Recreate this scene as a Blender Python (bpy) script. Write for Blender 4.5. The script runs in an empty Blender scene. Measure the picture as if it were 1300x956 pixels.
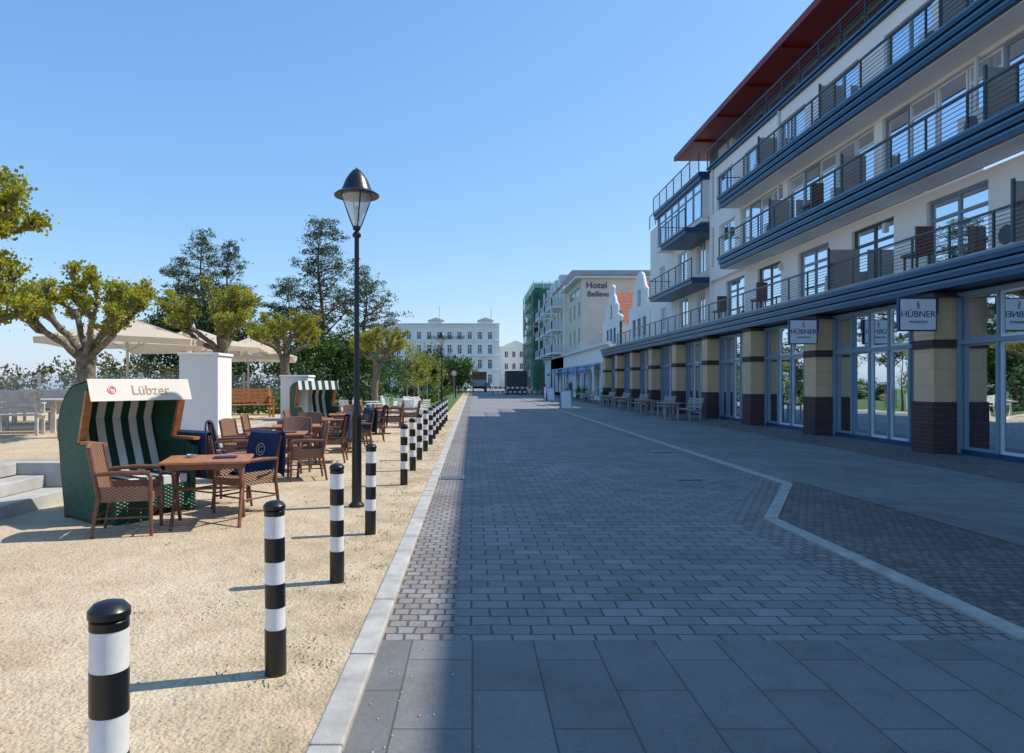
import bpy, math, random
import numpy as np
from mathutils import Matrix, Vector
random.seed(7); rng=np.random.default_rng(7)
R=math.radians
scene=bpy.context.scene
# ---------------------------------------------------------------- materials
def nt(name):
    m=bpy.data.materials.new(name); m.use_nodes=True
    n=m.node_tree; return m,n,n.nodes['Principled BSDF'],n.nodes['Material Output']
def L(n,a,b): n.links.new(a,b)
def node(n,t,**k):
    x=n.nodes.new(t)
    for a,b in k.items(): setattr(x,a,b)
    return x
def coords(n,kind='Object'):
    if kind=='World': return node(n,'ShaderNodeNewGeometry').outputs['Position']
    return node(n,'ShaderNodeTexCoord').outputs[kind]
def c4(c,k=1): return (min(1,c[0]*k),min(1,c[1]*k),min(1,c[2]*k),1)
def noise(n,vec,scale,detail=4,rough=.6):
    x=node(n,'ShaderNodeTexNoise'); x.inputs['Scale'].default_value=scale; x.inputs['Detail'].default_value=detail
    x.inputs['Roughness'].default_value=rough; L(n,vec,x.inputs['Vector']); return x.outputs['Fac']
def ramp(n,fac,stops):
    r=node(n,'ShaderNodeValToRGB'); e=r.color_ramp.elements
    e[0].position,e[0].color=stops[0]; e[1].position,e[1].color=stops[-1]
    for p,c in stops[1:-1]:
        x=e.new(p); x.color=c
    L(n,fac,r.inputs['Fac']); return r.outputs['Color']
def mix(n,fac,a,b,mode='MIX'):
    x=node(n,'ShaderNodeMix',data_type='RGBA',blend_type=mode)
    for s,v in ((0,fac),(6,a),(7,b)):
        if isinstance(v,(int,float)): x.inputs[s].default_value=v
        elif isinstance(v,tuple): x.inputs[s].default_value=v
        else: L(n,v,x.inputs[s])
    return x.outputs[2]
def mth(n,op,a,b=0.):
    x=node(n,'ShaderNodeMath',operation=op)
    for i,v in enumerate((a,b)):
        if isinstance(v,(int,float)): x.inputs[i].default_value=v
        else: L(n,v,x.inputs[i])
    return x.outputs[0]
def bump(n,b,h,strength=.3,dist=.01):
    x=node(n,'ShaderNodeBump'); x.inputs['Strength'].default_value=strength; x.inputs['Distance'].default_value=dist
    L(n,h,x.inputs['Height']); L(n,x.outputs[0],b.inputs['Normal'])
def mat(name,col,rough=.6,metal=0,var=.12,ns=3,bmp=0,bs=40,kind='Object',bd=.01):
    m,n,b,o=nt(name); v=coords(n,kind)
    f=noise(n,v,ns)
    L(n,ramp(n,f,[(.3,c4(col,1-var)),(.7,c4(col,1+var))]),b.inputs['Base Color'])
    b.inputs['Roughness'].default_value=rough; b.inputs['Metallic'].default_value=metal
    if bmp: bump(n,b,noise(n,v,bs,3),bmp,bd)
    return m
def pavers(name,c1,c2,mort,bw,bh,ms=.008,distort=0,rough=.75,stain=.25,off=.5,bd=.012,rot=0):
    m,n,b,o=nt(name); v=coords(n,'World')
    if rot:
        mp=node(n,'ShaderNodeMapping'); mp.inputs['Rotation'].default_value=(0,0,rot); L(n,v,mp.inputs[0]); v=mp.outputs[0]
    if distort:
        t=node(n,'ShaderNodeTexNoise'); t.inputs['Scale'].default_value=6; L(n,v,t.inputs['Vector'])
        s=node(n,'ShaderNodeVectorMath',operation='SCALE'); s.inputs['Scale'].default_value=distort; L(n,t.outputs['Color'],s.inputs[0])
        a=node(n,'ShaderNodeVectorMath',operation='ADD'); L(n,v,a.inputs[0]); L(n,s.outputs[0],a.inputs[1]); v2=a.outputs[0]
    else: v2=v
    k=node(n,'ShaderNodeTexBrick'); k.offset=off
    k.inputs['Scale'].default_value=1; k.inputs['Brick Width'].default_value=bw; k.inputs['Row Height'].default_value=bh
    k.inputs['Mortar Size'].default_value=ms; k.inputs['Mortar Smooth'].default_value=.35
    k.inputs['Color1'].default_value=c4(c1); k.inputs['Color2'].default_value=c4(c2); k.inputs['Mortar'].default_value=c4(mort)
    L(n,v2,k.inputs['Vector'])
    f=noise(n,v,.45,6,.65); g=noise(n,v,60,3); q=noise(n,v,2.6,5,.7)
    col=mix(n,1.0,k.outputs['Color'],ramp(n,f,[(.3,c4((1-stain,)*3)),(.7,c4((1,1,1)))]),'MULTIPLY')
    col=mix(n,.6,col,ramp(n,g,[(.35,(.7,.7,.7,1)),(.65,(1,1,1,1))]),'MULTIPLY')
    col=mix(n,.55,col,ramp(n,q,[(.32,(.68,.67,.65,1)),(.5,(1,1,1,1))]),'MULTIPLY')
    # small dark spots (gum, oil)
    vo=node(n,'ShaderNodeTexVoronoi'); vo.inputs['Scale'].default_value=2.3; L(n,v,vo.inputs['Vector'])
    col=mix(n,.5,col,ramp(n,vo.outputs['Distance'],[(.03,(.6,.6,.6,1)),(.06,(1,1,1,1))]),'MULTIPLY')
    L(n,col,b.inputs['Base Color']); b.inputs['Roughness'].default_value=rough
    h=mth(n,'ADD',mth(n,'SUBTRACT',1,k.outputs['Fac']),mth(n,'MULTIPLY',noise(n,v,35,3),.45))
    bump(n,b,h,.6,bd); return m
def wallbrick(name,c1,c2,mort,bw,bh,ms=.01,bd=.01,rough=.8):
    m,n,b,o=nt(name); v=coords(n,'World'); s=node(n,'ShaderNodeSeparateXYZ'); L(n,v,s.inputs[0])
    c=node(n,'ShaderNodeCombineXYZ'); L(n,mth(n,'ADD',s.outputs[0],s.outputs[1]),c.inputs[0]); L(n,s.outputs[2],c.inputs[1])
    k=node(n,'ShaderNodeTexBrick'); k.inputs['Scale'].default_value=1; k.inputs['Brick Width'].default_value=bw
    k.inputs['Row Height'].default_value=bh; k.inputs['Mortar Size'].default_value=ms
    k.inputs['Color1'].default_value=c4(c1); k.inputs['Color2'].default_value=c4(c2); k.inputs['Mortar'].default_value=c4(mort)
    L(n,c.outputs[0],k.inputs['Vector']); L(n,k.outputs['Color'],b.inputs['Base Color']); b.inputs['Roughness'].default_value=rough
    bump(n,b,mth(n,'SUBTRACT',1,k.outputs['Fac']),.6,bd); return m
def leafmat(name,c1,c2,tr=.35,ns=1.2,holes=0):
    m,n,b,o=nt(name); v=coords(n,'World'); f=noise(n,v,ns,3); g=noise(n,v,14,1)
    col=ramp(n,f,[(.35,c4(c1)),(.65,c4(c2))]); col=mix(n,.6,col,ramp(n,g,[(.35,(.55,.6,.5,1)),(.65,(1,1,1,1))]),'MULTIPLY')
    L(n,col,b.inputs['Base Color']); b.inputs['Roughness'].default_value=.55
    t=node(n,'ShaderNodeBsdfTranslucent'); L(n,col,t.inputs[0]); x=node(n,'ShaderNodeMixShader'); x.inputs[0].default_value=tr
    L(n,b.outputs[0],x.inputs[1]); L(n,t.outputs[0],x.inputs[2]); out=x.outputs[0]
    if holes:
        tr_=node(n,'ShaderNodeBsdfTransparent'); y=node(n,'ShaderNodeMixShader'); y.inputs[0].default_value=holes
        L(n,out,y.inputs[1]); L(n,tr_.outputs[0],y.inputs[2]); out=y.outputs[0]
    L(n,out,o.inputs[0]); return m
def clothmat(name,col,tr):
    m,n,b,o=nt(name); v=coords(n); f=noise(n,v,2,3)
    cc=ramp(n,f,[(.3,c4(col,.94)),(.7,c4(col,1.03))]); L(n,cc,b.inputs['Base Color']); b.inputs['Roughness'].default_value=.85
    t=node(n,'ShaderNodeBsdfTranslucent'); L(n,cc,t.inputs[0]); x=node(n,'ShaderNodeMixShader'); x.inputs[0].default_value=tr
    L(n,b.outputs[0],x.inputs[1]); L(n,t.outputs[0],x.inputs[2]); L(n,x.outputs[0],o.inputs[0]); return m
def wicker(name,c1,c2,scale=55):
    m,n,b,o=nt(name); v=coords(n); s=node(n,'ShaderNodeSeparateXYZ'); L(n,v,s.inputs[0])
    a=mth(n,'SINE',mth(n,'MULTIPLY',mth(n,'ADD',s.outputs[0],s.outputs[1]),scale*2.2))
    c=mth(n,'SINE',mth(n,'MULTIPLY',s.outputs[2],scale*4))
    h=mth(n,'MULTIPLY',a,c); h=mth(n,'ADD',mth(n,'MULTIPLY',h,.5),.5)
    col=mix(n,h,c4(c1),c4(c2)); f=noise(n,v,6); col=mix(n,.5,col,ramp(n,f,[(.3,(.6,.6,.6,1)),(.7,(1,1,1,1))]),'MULTIPLY')
    L(n,col,b.inputs['Base Color']); b.inputs['Roughness'].default_value=.45; bump(n,b,h,.8,.012); return m
def stripes(name,c1,c2,period):
    m,n,b,o=nt(name); v=coords(n); s=node(n,'ShaderNodeSeparateXYZ'); L(n,v,s.inputs[0])
    f=mth(n,'GREATER_THAN',mth(n,'FRACT',mth(n,'MULTIPLY',mth(n,'ADD',s.outputs[0],10.),1/period)),.5)
    L(n,mix(n,f,c4(c1),c4(c2)),b.inputs['Base Color']); b.inputs['Roughness'].default_value=.8; bump(n,b,noise(n,v,200,2),.2,.003); return m
def glass(name,tint,fac=.5,lo=.18):
    m,n,b,o=nt(name); n.nodes.remove(b)
    g=node(n,'ShaderNodeBsdfGlossy'); g.inputs['Roughness'].default_value=.015; g.inputs['Color'].default_value=(.85,.92,1,1)
    d=node(n,'ShaderNodeBsdfTransparent'); d.inputs[0].default_value=c4(tint)
    lw=node(n,'ShaderNodeFresnel'); lw.inputs['IOR'].default_value=1.6
    wob=noise(n,coords(n,'World'),.7,1); bb=node(n,'ShaderNodeBump'); bb.inputs['Strength'].default_value=.06; bb.inputs['Distance'].default_value=.1
    L(n,wob,bb.inputs['Height']); L(n,bb.outputs[0],g.inputs['Normal'])
    f=mth(n,'MINIMUM',mth(n,'ADD',mth(n,'MULTIPLY',lw.outputs[0],fac),lo),.95)
    x=node(n,'ShaderNodeMixShader'); L(n,f,x.inputs[0]); L(n,d.outputs[0],x.inputs[1]); L(n,g.outputs[0],x.inputs[2]); L(n,x.outputs[0],o.inputs[0]); return m
def clearglass(name,alpha,col=(.8,.85,.85)):
    m,n,b,o=nt(name); b.inputs['Base Color'].default_value=c4(col); b.inputs['Roughness'].default_value=.15; b.inputs['Alpha'].default_value=alpha; return m

def sandmat():
    m,n,b,o=nt('sand_gravel'); v=coords(n,'World')
    a=noise(n,v,.7,7,.65); f=noise(n,v,90,3,.7); p=noise(n,v,28,4,.7)
    col=ramp(n,a,[(.25,(.46,.345,.215,1)),(.5,(.6,.475,.32,1)),(.75,(.7,.59,.43,1))])
    col=mix(n,.7,col,ramp(n,f,[(.3,(.62,.56,.48,1)),(.5,(1,1,1,1)),(.72,(1,1,1,1))]),'MULTIPLY')
    col=mix(n,.7,col,ramp(n,p,[(.33,(.7,.64,.56,1)),(.5,(1,1,1,1))]),'MULTIPLY')
    col=mix(n,.6,col,ramp(n,noise(n,v,2.1,6,.75),[(.36,(.8,.74,.66,1)),(.5,(1,1,1,1))]),'MULTIPLY')
    s=node(n,'ShaderNodeSeparateXYZ'); L(n,v,s.inputs[0])
    near=node(n,'ShaderNodeMapRange'); near.inputs[1].default_value=-2.4; near.inputs[2].default_value=-.8; L(n,s.outputs[0],near.inputs[0])
    gm=mth(n,'MULTIPLY',near.outputs[0],ramp(n,noise(n,v,2.2,6,.7),[(.45,(0,0,0,1)),(.62,(1,1,1,1))]))
    col=mix(n,mth(n,'MULTIPLY',gm,.5),col,(.24,.21,.09,1))
    L(n,col,b.inputs['Base Color']); b.inputs['Roughness'].default_value=.95
    vo=node(n,'ShaderNodeTexVoronoi'); vo.inputs['Scale'].default_value=45; L(n,v,vo.inputs['Vector'])
    h=mth(n,'ADD',mth(n,'MULTIPLY',vo.outputs['Distance'],-.8),mth(n,'ADD',mth(n,'MULTIPLY',p,1.2),mth(n,'MULTIPLY',noise(n,v,5,4),4)))
    bump(n,b,h,.65,.02); return m

M={}
M['sand']=sandmat()
M['ground']=mat('ground_soil',(.22,.2,.12),.95,var=.3,ns=.2,bmp=.4,bs=3,kind='World')
M['grass']=mat('grass_lawn',(.075,.13,.03),.9,var=.4,ns=1.5,bmp=.8,bs=30,kind='World',bd=.04)
M['paver']=pavers('street_pavers',(.25,.25,.245),(.37,.365,.35),(.1,.1,.097),.265,.17,.009,stain=.3,distort=.02,bd=.018)
M['sett']=pavers('gutter_setts',(.3,.25,.225),(.36,.35,.335),(.12,.11,.1),.12,.12,.011,distort=.04,stain=.35,bd=.02)
M['cobble']=pavers('dark_cobbles',(.19,.14,.125),(.27,.26,.25),(.12,.11,.1),.1,.1,.012,distort=.08,stain=.35,bd=.025)
M['slab']=pavers('granite_slabs',(.215,.215,.21),(.27,.27,.26),(.12,.12,.115),.8,.38,.006,off=.5,stain=.35,bd=.008,rot=R(90))
M['walk']=pavers('sidewalk_slabs',(.25,.245,.23),(.31,.305,.285),(.14,.135,.125),.5,.5,.008,off=.5,stain=.35,bd=.008)
M['kerb']=mat('kerb_granite',(.42,.40,.36),.8,var=.25,ns=4,bmp=.3,bs=80,kind='World')
M['concrete']=mat('concrete',(.42,.41,.38),.85,var=.2,ns=2.5,bmp=.3,bs=60,kind='World')
M['white']=mat('white_render',(.85,.84,.82),.85,var=.04,ns=.8,bmp=.15,bs=60,kind='World')
M['creamw']=mat('cream_render',(.76,.68,.54),.85,var=.06,ns=.8,bmp=.15,bs=60,kind='World')
M['pillar']=wallbrick('sandstone_blocks',(.68,.48,.27),(.62,.44,.25),(.5,.37,.22),.7,.38,.006)
M['brick']=wallbrick('purple_brick',(.11,.05,.045),(.075,.035,.035),(.04,.03,.03),.25,.09,.012)
M['blue']=mat('blue_metal_cladding',(.01,.055,.14),.38,var=.15,ns=2)
M['bluel']=mat('blue_metal_edge',(.05,.17,.3),.38,var=.1,ns=2)
M['frame']=mat('window_frame_bluegrey',(.2,.28,.35),.45,var=.05)
M['framew']=mat('window_frame_white',(.66,.7,.72),.5,var=.05)
M['rail']=mat('railing_steel',(.07,.085,.1),.35,.5,var=.1)
M['glass']=glass('shop_glass',(.38,.42,.43),1.1,.17)
M['uglass']=glass('upper_glass',(.65,.73,.77),1.0,.27)
M['dark']=mat('dark_interior',(.02,.022,.024),.9,var=.3)
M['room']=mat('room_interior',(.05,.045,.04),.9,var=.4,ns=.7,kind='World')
M['curtain']=mat('curtain_cloth',(.72,.75,.76),.9,var=.05)
M['red']=mat('red_roof_soffit',(.19,.01,.014),.5,var=.1)
M['roofd']=mat('dark_roofing',(.07,.07,.075),.7,var=.2)
M['tile']=wallbrick('red_roof_tile',(.42,.13,.07),(.3,.09,.05),(.14,.05,.03),.3,.22,.03,.03)
M['black']=mat('black_paint',(.012,.012,.013),.32,var=.2,ns=20,bmp=.05,bs=60)
M['whitep']=mat('white_reflective_paint',(.76,.76,.75),.45,var=.08,ns=12)
M['lglass']=clearglass('lamp_glass',.45,(.85,.88,.85))
M['pglass']=clearglass('fence_glass',.1,(.45,.55,.55))
M['panel']=mat('balcony_divider',(.36,.33,.3),.6,var=.1)
M['wick']=wicker('brown_wicker',(.16,.075,.045),(.42,.24,.15),50)
M['gwick']=wicker('green_wicker',(.004,.035,.02),(.02,.14,.08),38)
M['wood']=mat('oiled_wood',(.4,.16,.06),.45,var=.35,ns=14,bmp=.1,bs=50)
M['woodd']=mat('dark_brown_wood',(.16,.065,.04),.5,var=.3,ns=10)
M['woodw']=mat('weathered_pale_wood',(.55,.52,.47),.75,var=.2,ns=8,bmp=.2,bs=40)
M['woodg']=mat('weathered_grey_wood',(.36,.33,.29),.75,var=.2,ns=8,bmp=.2,bs=40)
M['stripe']=stripes('striped_canvas',(.72,.72,.68),(.004,.045,.03),.2)
M['canvas']=mat('white_canvas',(.74,.69,.6),.8,var=.06)
M['navy']=mat('navy_fleece',(.014,.028,.085),.95,var=.3,ns=9,bmp=.5,bs=60)
M['logo']=mat('beige_print',(.42,.32,.2),.8)
M['parasol']=clothmat('parasol_canvas',(.8,.7,.56),.45)
M['bark']=mat('tree_bark',(.17,.145,.11),.9,var=.5,ns=9,bmp=.8,bs=22,bd=.03)
M['pbark']=mat('pine_bark',(.16,.09,.06),.9,var=.4,ns=5,bmp=.8,bs=12,bd=.04)
M['leafy']=leafmat('spring_leaves',(.28,.3,.02),(.52,.48,.045),.45)
M['leafg']=leafmat('green_leaves',(.045,.11,.014),(.11,.2,.028),.35,.8)
M['leafd']=leafmat('dark_leaves',(.04,.075,.022),(.08,.13,.035),.25,.8)
M['leafo']=leafmat('olive_leaves',(.09,.1,.03),(.17,.17,.06),.3,.8)
M['needle']=leafmat('pine_needles',(.035,.065,.032),(.11,.14,.055),.25,.9)
M['signw']=mat('sign_white',(.78,.8,.82),.4,var=.03)
M['signb']=mat('sign_blue',(.01,.03,.16),.4)
M['signr']=mat('sign_red',(.5,.03,.02),.4)
M['net']=leafmat('green_scaffold_net',(.012,.14,.085),(.035,.28,.18),.3,.6,.15)
M['steel']=mat('galvanised_steel',(.4,.41,.42),.4,.7)
M['rubber']=mat('rubber',(.02,.02,.02),.8)
M['carw']=mat('car_paint_silver',(.5,.52,.54),.25,.3,var=.03)
M['carr']=mat('car_paint_dark',(.06,.07,.1),.25,.2,var=.03)
M['truck']=mat('truck_red_brown',(.26,.08,.05),.5)
M['cglass']=mat('car_glass',(.02,.025,.03),.05)
M['skin']=mat('skin',(.5,.3,.2),.6); M['hair']=mat('hair',(.06,.035,.02),.8)
M['sh1']=mat('shirt_blue',(.1,.18,.4),.9); M['sh2']=mat('shirt_white',(.65,.64,.6),.9); M['tr']=mat('trousers',(.04,.045,.07),.9); M['sh3']=mat('jacket_red',(.4,.06,.05),.9)
M['awn']=mat('blue_awning',(.1,.2,.4),.8); M['sea']=mat('sea_water',(.03,.09,.14),.15,var=.2,ns=.1,kind='World')
M['slate']=mat('slate_mansard',(.14,.15,.17),.7,var=.2,ns=3,kind='World')
M['farw']=mat('white_stucco_far',(.8,.81,.8),.85,var=.05,ns=.5,kind='World')
M['farglass']=mat('window_dark_far',(.05,.065,.08),.12,var=.3,ns=.3,kind='World')

# ---------------------------------------------------------------- mesh builder
class O:
    def __init__(s,name,loc=(0,0,0),rot=0,bevel=0,smooth=()):
        s.name=name; s.loc=loc; s.rot=rot; s.P={}; s.T=Matrix.Identity(4); s.bevel=bevel; s.smooth=set(smooth); s.extra=[]
    def _p(s,part): return s.P.setdefault(part,{'v':[],'f':[],'m':[],'mats':[]})
    def add(s,part,m,vs,fs):
        p=s._p(part)
        if m not in p['mats']: p['mats'].append(m)
        mi=p['mats'].index(m); b=len(p['v'])
        T=s.T
        p['v']+=[tuple(T@Vector(v)) for v in vs]
        for f in fs: p['f'].append([b+i for i in f]); p['m'].append(mi)
    def box(s,part,m,x0,x1,y0,y1,z0,z1):
        if x0>x1:x0,x1=x1,x0
        if y0>y1:y0,y1=y1,y0
        v=[(x0,y0,z0),(x1,y0,z0),(x1,y1,z0),(x0,y1,z0),(x0,y0,z1),(x1,y0,z1),(x1,y1,z1),(x0,y1,z1)]
        s.add(part,m,v,[(3,2,1,0),(4,5,6,7),(0,1,5,4),(1,2,6,5),(2,3,7,6),(3,0,4,7)])
    def quad(s,part,m,*pts): s.add(part,m,pts,[tuple(range(len(pts)))])
    def tube(s,part,m,pts,rad,n=8,cap=True):
        pts=[Vector(p) for p in pts]; vs=[];fs=[]
        if isinstance(rad,(int,float)): rad=[rad]*len(pts)
        up=Vector((0,0,1))
        for i,p in enumerate(pts):
            t=(pts[min(i+1,len(pts)-1)]-pts[max(i-1,0)]).normalized()
            if i==0:
                a=t.cross(up if abs(t.z)<.9 else Vector((1,0,0))).normalized()
            else:
                a=(a-t*a.dot(t)).normalized()
            b=t.cross(a)
            for k in range(n):
                an=2*math.pi*k/n; vs.append(tuple(p+(a*math.cos(an)+b*math.sin(an))*rad[i]))
        for i in range(len(pts)-1):
            for k in range(n):
                k2=(k+1)%n; fs.append((i*n+k,i*n+k2,(i+1)*n+k2,(i+1)*n+k))
        if cap: fs.append(tuple(range(n))[::-1]); fs.append(tuple((len(pts)-1)*n+k for k in range(n)))
        s.add(part,m,vs,fs)
    def lathe(s,part,m,prof,cx=0,cy=0,n=20):
        vs=[];fs=[]
        for r,z in prof:
            for k in range(n):
                a=2*math.pi*k/n; vs.append((cx+r*math.cos(a),cy+r*math.sin(a),z))
        for i in range(len(prof)-1):
            for k in range(n):
                k2=(k+1)%n; fs.append((i*n+k,i*n+k2,(i+1)*n+k2,(i+1)*n+k))
        fs.append(tuple(range(n))[::-1]); fs.append(tuple((len(prof)-1)*n+k for k in range(n)))
        s.add(part,m,vs,fs)
    def prism(s,part,m,prof,x0,x1):
        n=len(prof); vs=[(x0,y,z) for y,z in prof]+[(x1,y,z) for y,z in prof]
        fs=[tuple(range(n))[::-1],tuple(range(n,2*n))]+[(i,(i+1)%n,n+(i+1)%n,n+i) for i in range(n)]
        s.add(part,m,vs,fs)
    def leaves(s,part,m,C,size,aspect=1.6,flat=0):
        C=np.asarray(C); n=len(C)
        a=rng.normal(size=(n,3)); a/=np.linalg.norm(a,axis=1)[:,None]
        b=rng.normal(size=(n,3)); b[:,2]*=(1-flat); b-=a*(a*b).sum(1)[:,None]; b/=np.linalg.norm(b,axis=1)[:,None]
        sz=(size*rng.uniform(.6,1.3,n))[:,None]
        V=np.stack([C-a*sz*aspect/2,C+b*sz/2,C+a*sz*aspect/2,C-b*sz/2],1).reshape(-1,3)
        p=s._p(part)
        if m not in p['mats']: p['mats'].append(m)
        mi=p['mats'].index(m); base=len(p['v'])
        p['v']+=V.tolist(); p['f']+=[[base+4*i,base+4*i+1,base+4*i+2,base+4*i+3] for i in range(n)]; p['m']+=[mi]*n
    def done(s):
        obs=[]
        for part,p in s.P.items():
            me=bpy.data.meshes.new(s.name+'_'+part); me.from_pydata(p['v'],[],p['f'])
            for m in p['mats']: me.materials.append(m)
            me.polygons.foreach_set('material_index',p['m'])
            if part in s.smooth or 'all' in s.smooth:
                me.shade_smooth()
                try: me.set_sharp_from_angle(angle=R(38))
                except Exception: pass
            me.update(); ob=bpy.data.objects.new(part,me); scene.collection.objects.link(ob)
            if s.bevel:
                md=ob.modifiers.new('bevel','BEVEL'); md.width=s.bevel; md.segments=2; md.limit_method='ANGLE'
            obs.append(ob)
        if len(obs)==1 and not s.extra:
            root=obs[0]; root.name=s.name
        else:
            root=bpy.data.objects.new(s.name,None); scene.collection.objects.link(root)
            for o in obs+s.extra: o.parent=root
        root.location=s.loc; root.rotation_euler=(0,0,s.rot); return root
def dup(root,name,loc,rot=0,scale=1):
    n=root.copy(); n.name=name; scene.collection.objects.link(n)
    n.location=loc; n.rotation_euler=(0,0,rot); n.scale=(scale,)*3
    for c in root.children:
        d=c.copy(); scene.collection.objects.link(d); d.parent=n
    return n
def text(s,name,body,size,m,T,ext=.004):
    cu=bpy.data.curves.new(name,'FONT'); cu.body=body; cu.size=size; cu.extrude=ext; cu.align_x='CENTER'; cu.align_y='CENTER'
    cu.materials.append(m); ob=bpy.data.objects.new(name,cu); scene.collection.objects.link(ob); ob.matrix_world=T; s.extra.append(ob); return ob
def wall(s,part,m,u0,u1,z0,z1,ops,d=0.,dep=.18):
    us=sorted(set([u0,u1]+[a for o in ops for a in o[:2]])); zs=sorted(set([z0,z1]+[a for o in ops for a in o[2:4]]))
    for i in range(len(us)-1):
        for j in range(len(zs)-1):
            cu=(us[i]+us[i+1])/2; cz=(zs[j]+zs[j+1])/2
            if any(o[0]<cu<o[1] and o[2]<cz<o[3] for o in ops): continue
            s.quad(part,m,(us[i],d,zs[j]),(us[i+1],d,zs[j]),(us[i+1],d,zs[j+1]),(us[i],d,zs[j+1]))
    for a,b,c,e in ops:
        s.quad(part,m,(a,d,c),(a,d-dep,c),(a,d-dep,e),(a,d,e)); s.quad(part,m,(b,d,c),(b,d-dep,c),(b,d-dep,e),(b,d,e))
        s.quad(part,m,(a,d,c),(b,d,c),(b,d-dep,c),(a,d-dep,c)); s.quad(part,m,(a,d,e),(b,d,e),(b,d-dep,e),(a,d-dep,e))
def win(s,a,b,c,e,d,fm,gm,fw=.06,mull=(),trans=(),room=True,curt=0):
    D0,D1=d-.05,d+.01
    s.box('window_frames',fm,a,a+fw,D0,D1,c,e); s.box('window_frames',fm,b-fw,b,D0,D1,c,e)
    s.box('window_frames',fm,a+fw,b-fw,D0,D1,c,c+fw); s.box('window_frames',fm,a+fw,b-fw,D0,D1,e-fw,e)
    for k in mull:
        x=a+(b-a)*k; s.box('window_frames',fm,x-fw*.6,x+fw*.6,D0,D1+.004,c+fw,e-fw)
    for k in trans:
        z=c+(e-c)*k; s.box('window_frames',fm,a+fw,b-fw,D0,D1-.004,z-fw*.6,z+fw*.6)
    s.quad('window_glass',gm,(a+.01,d-.02,c+.01),(b-.01,d-.02,c+.01),(b-.01,d-.02,e-.01),(a+.01,d-.02,e-.01))
    if room: 
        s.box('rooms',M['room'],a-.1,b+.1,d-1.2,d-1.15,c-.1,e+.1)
    if curt:
        w=(b-a)*curt
        for (xa,xb) in ((a+.04,a+.04+w),(b-.04-w,b-.04)):
            nn=max(3,int((xb-xa)/.07)); vs=[]
            for i in range(nn+1):
                xx=xa+(xb-xa)*i/nn; dd=d-.16-(.035 if i%2 else 0)
                vs+=[(xx,dd,c+.02),(xx,dd,e-.02)]
            s.add('curtains',M['curtain'],vs,[(2*i,2*i+2,2*i+3,2*i+1) for i in range(nn)])
def railing(s,u0,u1,d,z0,z1,bars=7,post=1.25,m=None,part='railings'):
    m=m or M['rail']; s.box(part,m,u0,u1,d-.025,d+.025,z1-.045,z1)
    k=max(1,round((u1-u0)/post))
    for i in range(k+1):
        u=u0+(u1-u0)*i/k; s.box(part,m,u-.02,u+.02,d-.02,d+.02,z0,z1-.045)
    for i in range(bars):
        z=z0+.07+(z1-z0-.16)*i/max(1,bars-1); s.box(part,m,u0,u1,d+.022,d+.034,z,z+.014)

# ---------------------------------------------------------------- world / sun / camera
SD=Vector((.80,.20,1.0)).normalized(); el=math.asin(SD.z); az=math.atan2(SD.x,SD.y)
w=bpy.data.worlds.new('World'); scene.world=w; w.use_nodes=True; n=w.node_tree
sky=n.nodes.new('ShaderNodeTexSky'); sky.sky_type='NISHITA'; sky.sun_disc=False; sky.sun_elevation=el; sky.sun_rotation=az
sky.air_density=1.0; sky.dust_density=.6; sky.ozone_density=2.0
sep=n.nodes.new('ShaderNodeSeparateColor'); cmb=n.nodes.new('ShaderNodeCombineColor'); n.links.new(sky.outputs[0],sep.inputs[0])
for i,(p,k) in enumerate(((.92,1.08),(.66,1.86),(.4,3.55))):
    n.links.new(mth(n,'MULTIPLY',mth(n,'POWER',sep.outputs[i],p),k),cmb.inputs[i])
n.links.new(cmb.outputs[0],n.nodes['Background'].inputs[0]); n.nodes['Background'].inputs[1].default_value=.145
sd=bpy.data.lights.new('sun','SUN'); sd.energy=5.0; sd.angle=R(.5); sd.color=(1,.94,.85)
so=bpy.data.objects.new('sun',sd); scene.collection.objects.link(so); so.rotation_euler=SD.to_track_quat('Z','Y').to_euler(); so.location=(30,10,40)
cd=bpy.data.cameras.new('camera'); cam=bpy.data.objects.new('camera',cd); scene.collection.objects.link(cam); scene.camera=cam
cam.location=(0,0,1.6); cam.rotation_euler=(R(90),0,0); cd.lens=24.01; cd.sensor_width=36; cd.shift_x=50/1300; cd.shift_y=7/1300; cd.clip_end=5000; cd.clip_start=.05
scene.view_settings.view_transform='Standard'; scene.view_settings.look='None'; scene.view_settings.exposure=0

# ---------------------------------------------------------------- ground
def sheet(name,m,pts,z):
    o=O(name); o.quad('sheet',m,*[(x,y,z) for x,y in pts]); return o.done()
def rect(x0,x1,y0,y1): return [(x0,y0),(x1,y0),(x1,y1),(x0,y1)]
sheet('ground',M['ground'],rect(-2500,2500,-2500,2500),-.12)
sheet('sea',M['sea'],rect(-2400,-95,-2400,2400),-.1)
sheet('sand_area',M['sand'],rect(-60,-.72,-12,34),0)
sheet('grass_lawn',M['grass'],rect(-70,-1.3,34,160),.0)
sheet('gravel_path',M['sand'],rect(-1.3,-.72,34,160),.0)
sheet('brick_street',M['paver'],[(-.12,4.3),(3.05,4.3),(3.05,8.25),(4.6,11.0),(4.6,175),(-.12,175)],-.03)
sheet('gutter_paving',M['sett'],rect(-.57,-.12,4.3,175),-.028)
sheet('edge_paving',M['sett'],[(3.05,4.3),(3.45,4.3),(3.45,8.1),(4.95,10.85),(4.95,175),(4.6,175),(4.6,11.0),(3.05,8.25)],-.028)
sheet('crossing_paving',M['slab'],rect(-.57,8.8,-12,4.3),-.026)
sheet('cobbled_area',M['cobble'],[(3.6,4.3),(5.5,4.3),(5.3,11.0),(5.1,11.0),(3.6,8.05)],-.02)
sheet('sidewalk',M['walk'],[(5.5,4.3),(8.8,4.3),(8.8,175),(5.1,175),(5.1,11.0),(5.3,11.0)],-.016)
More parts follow.
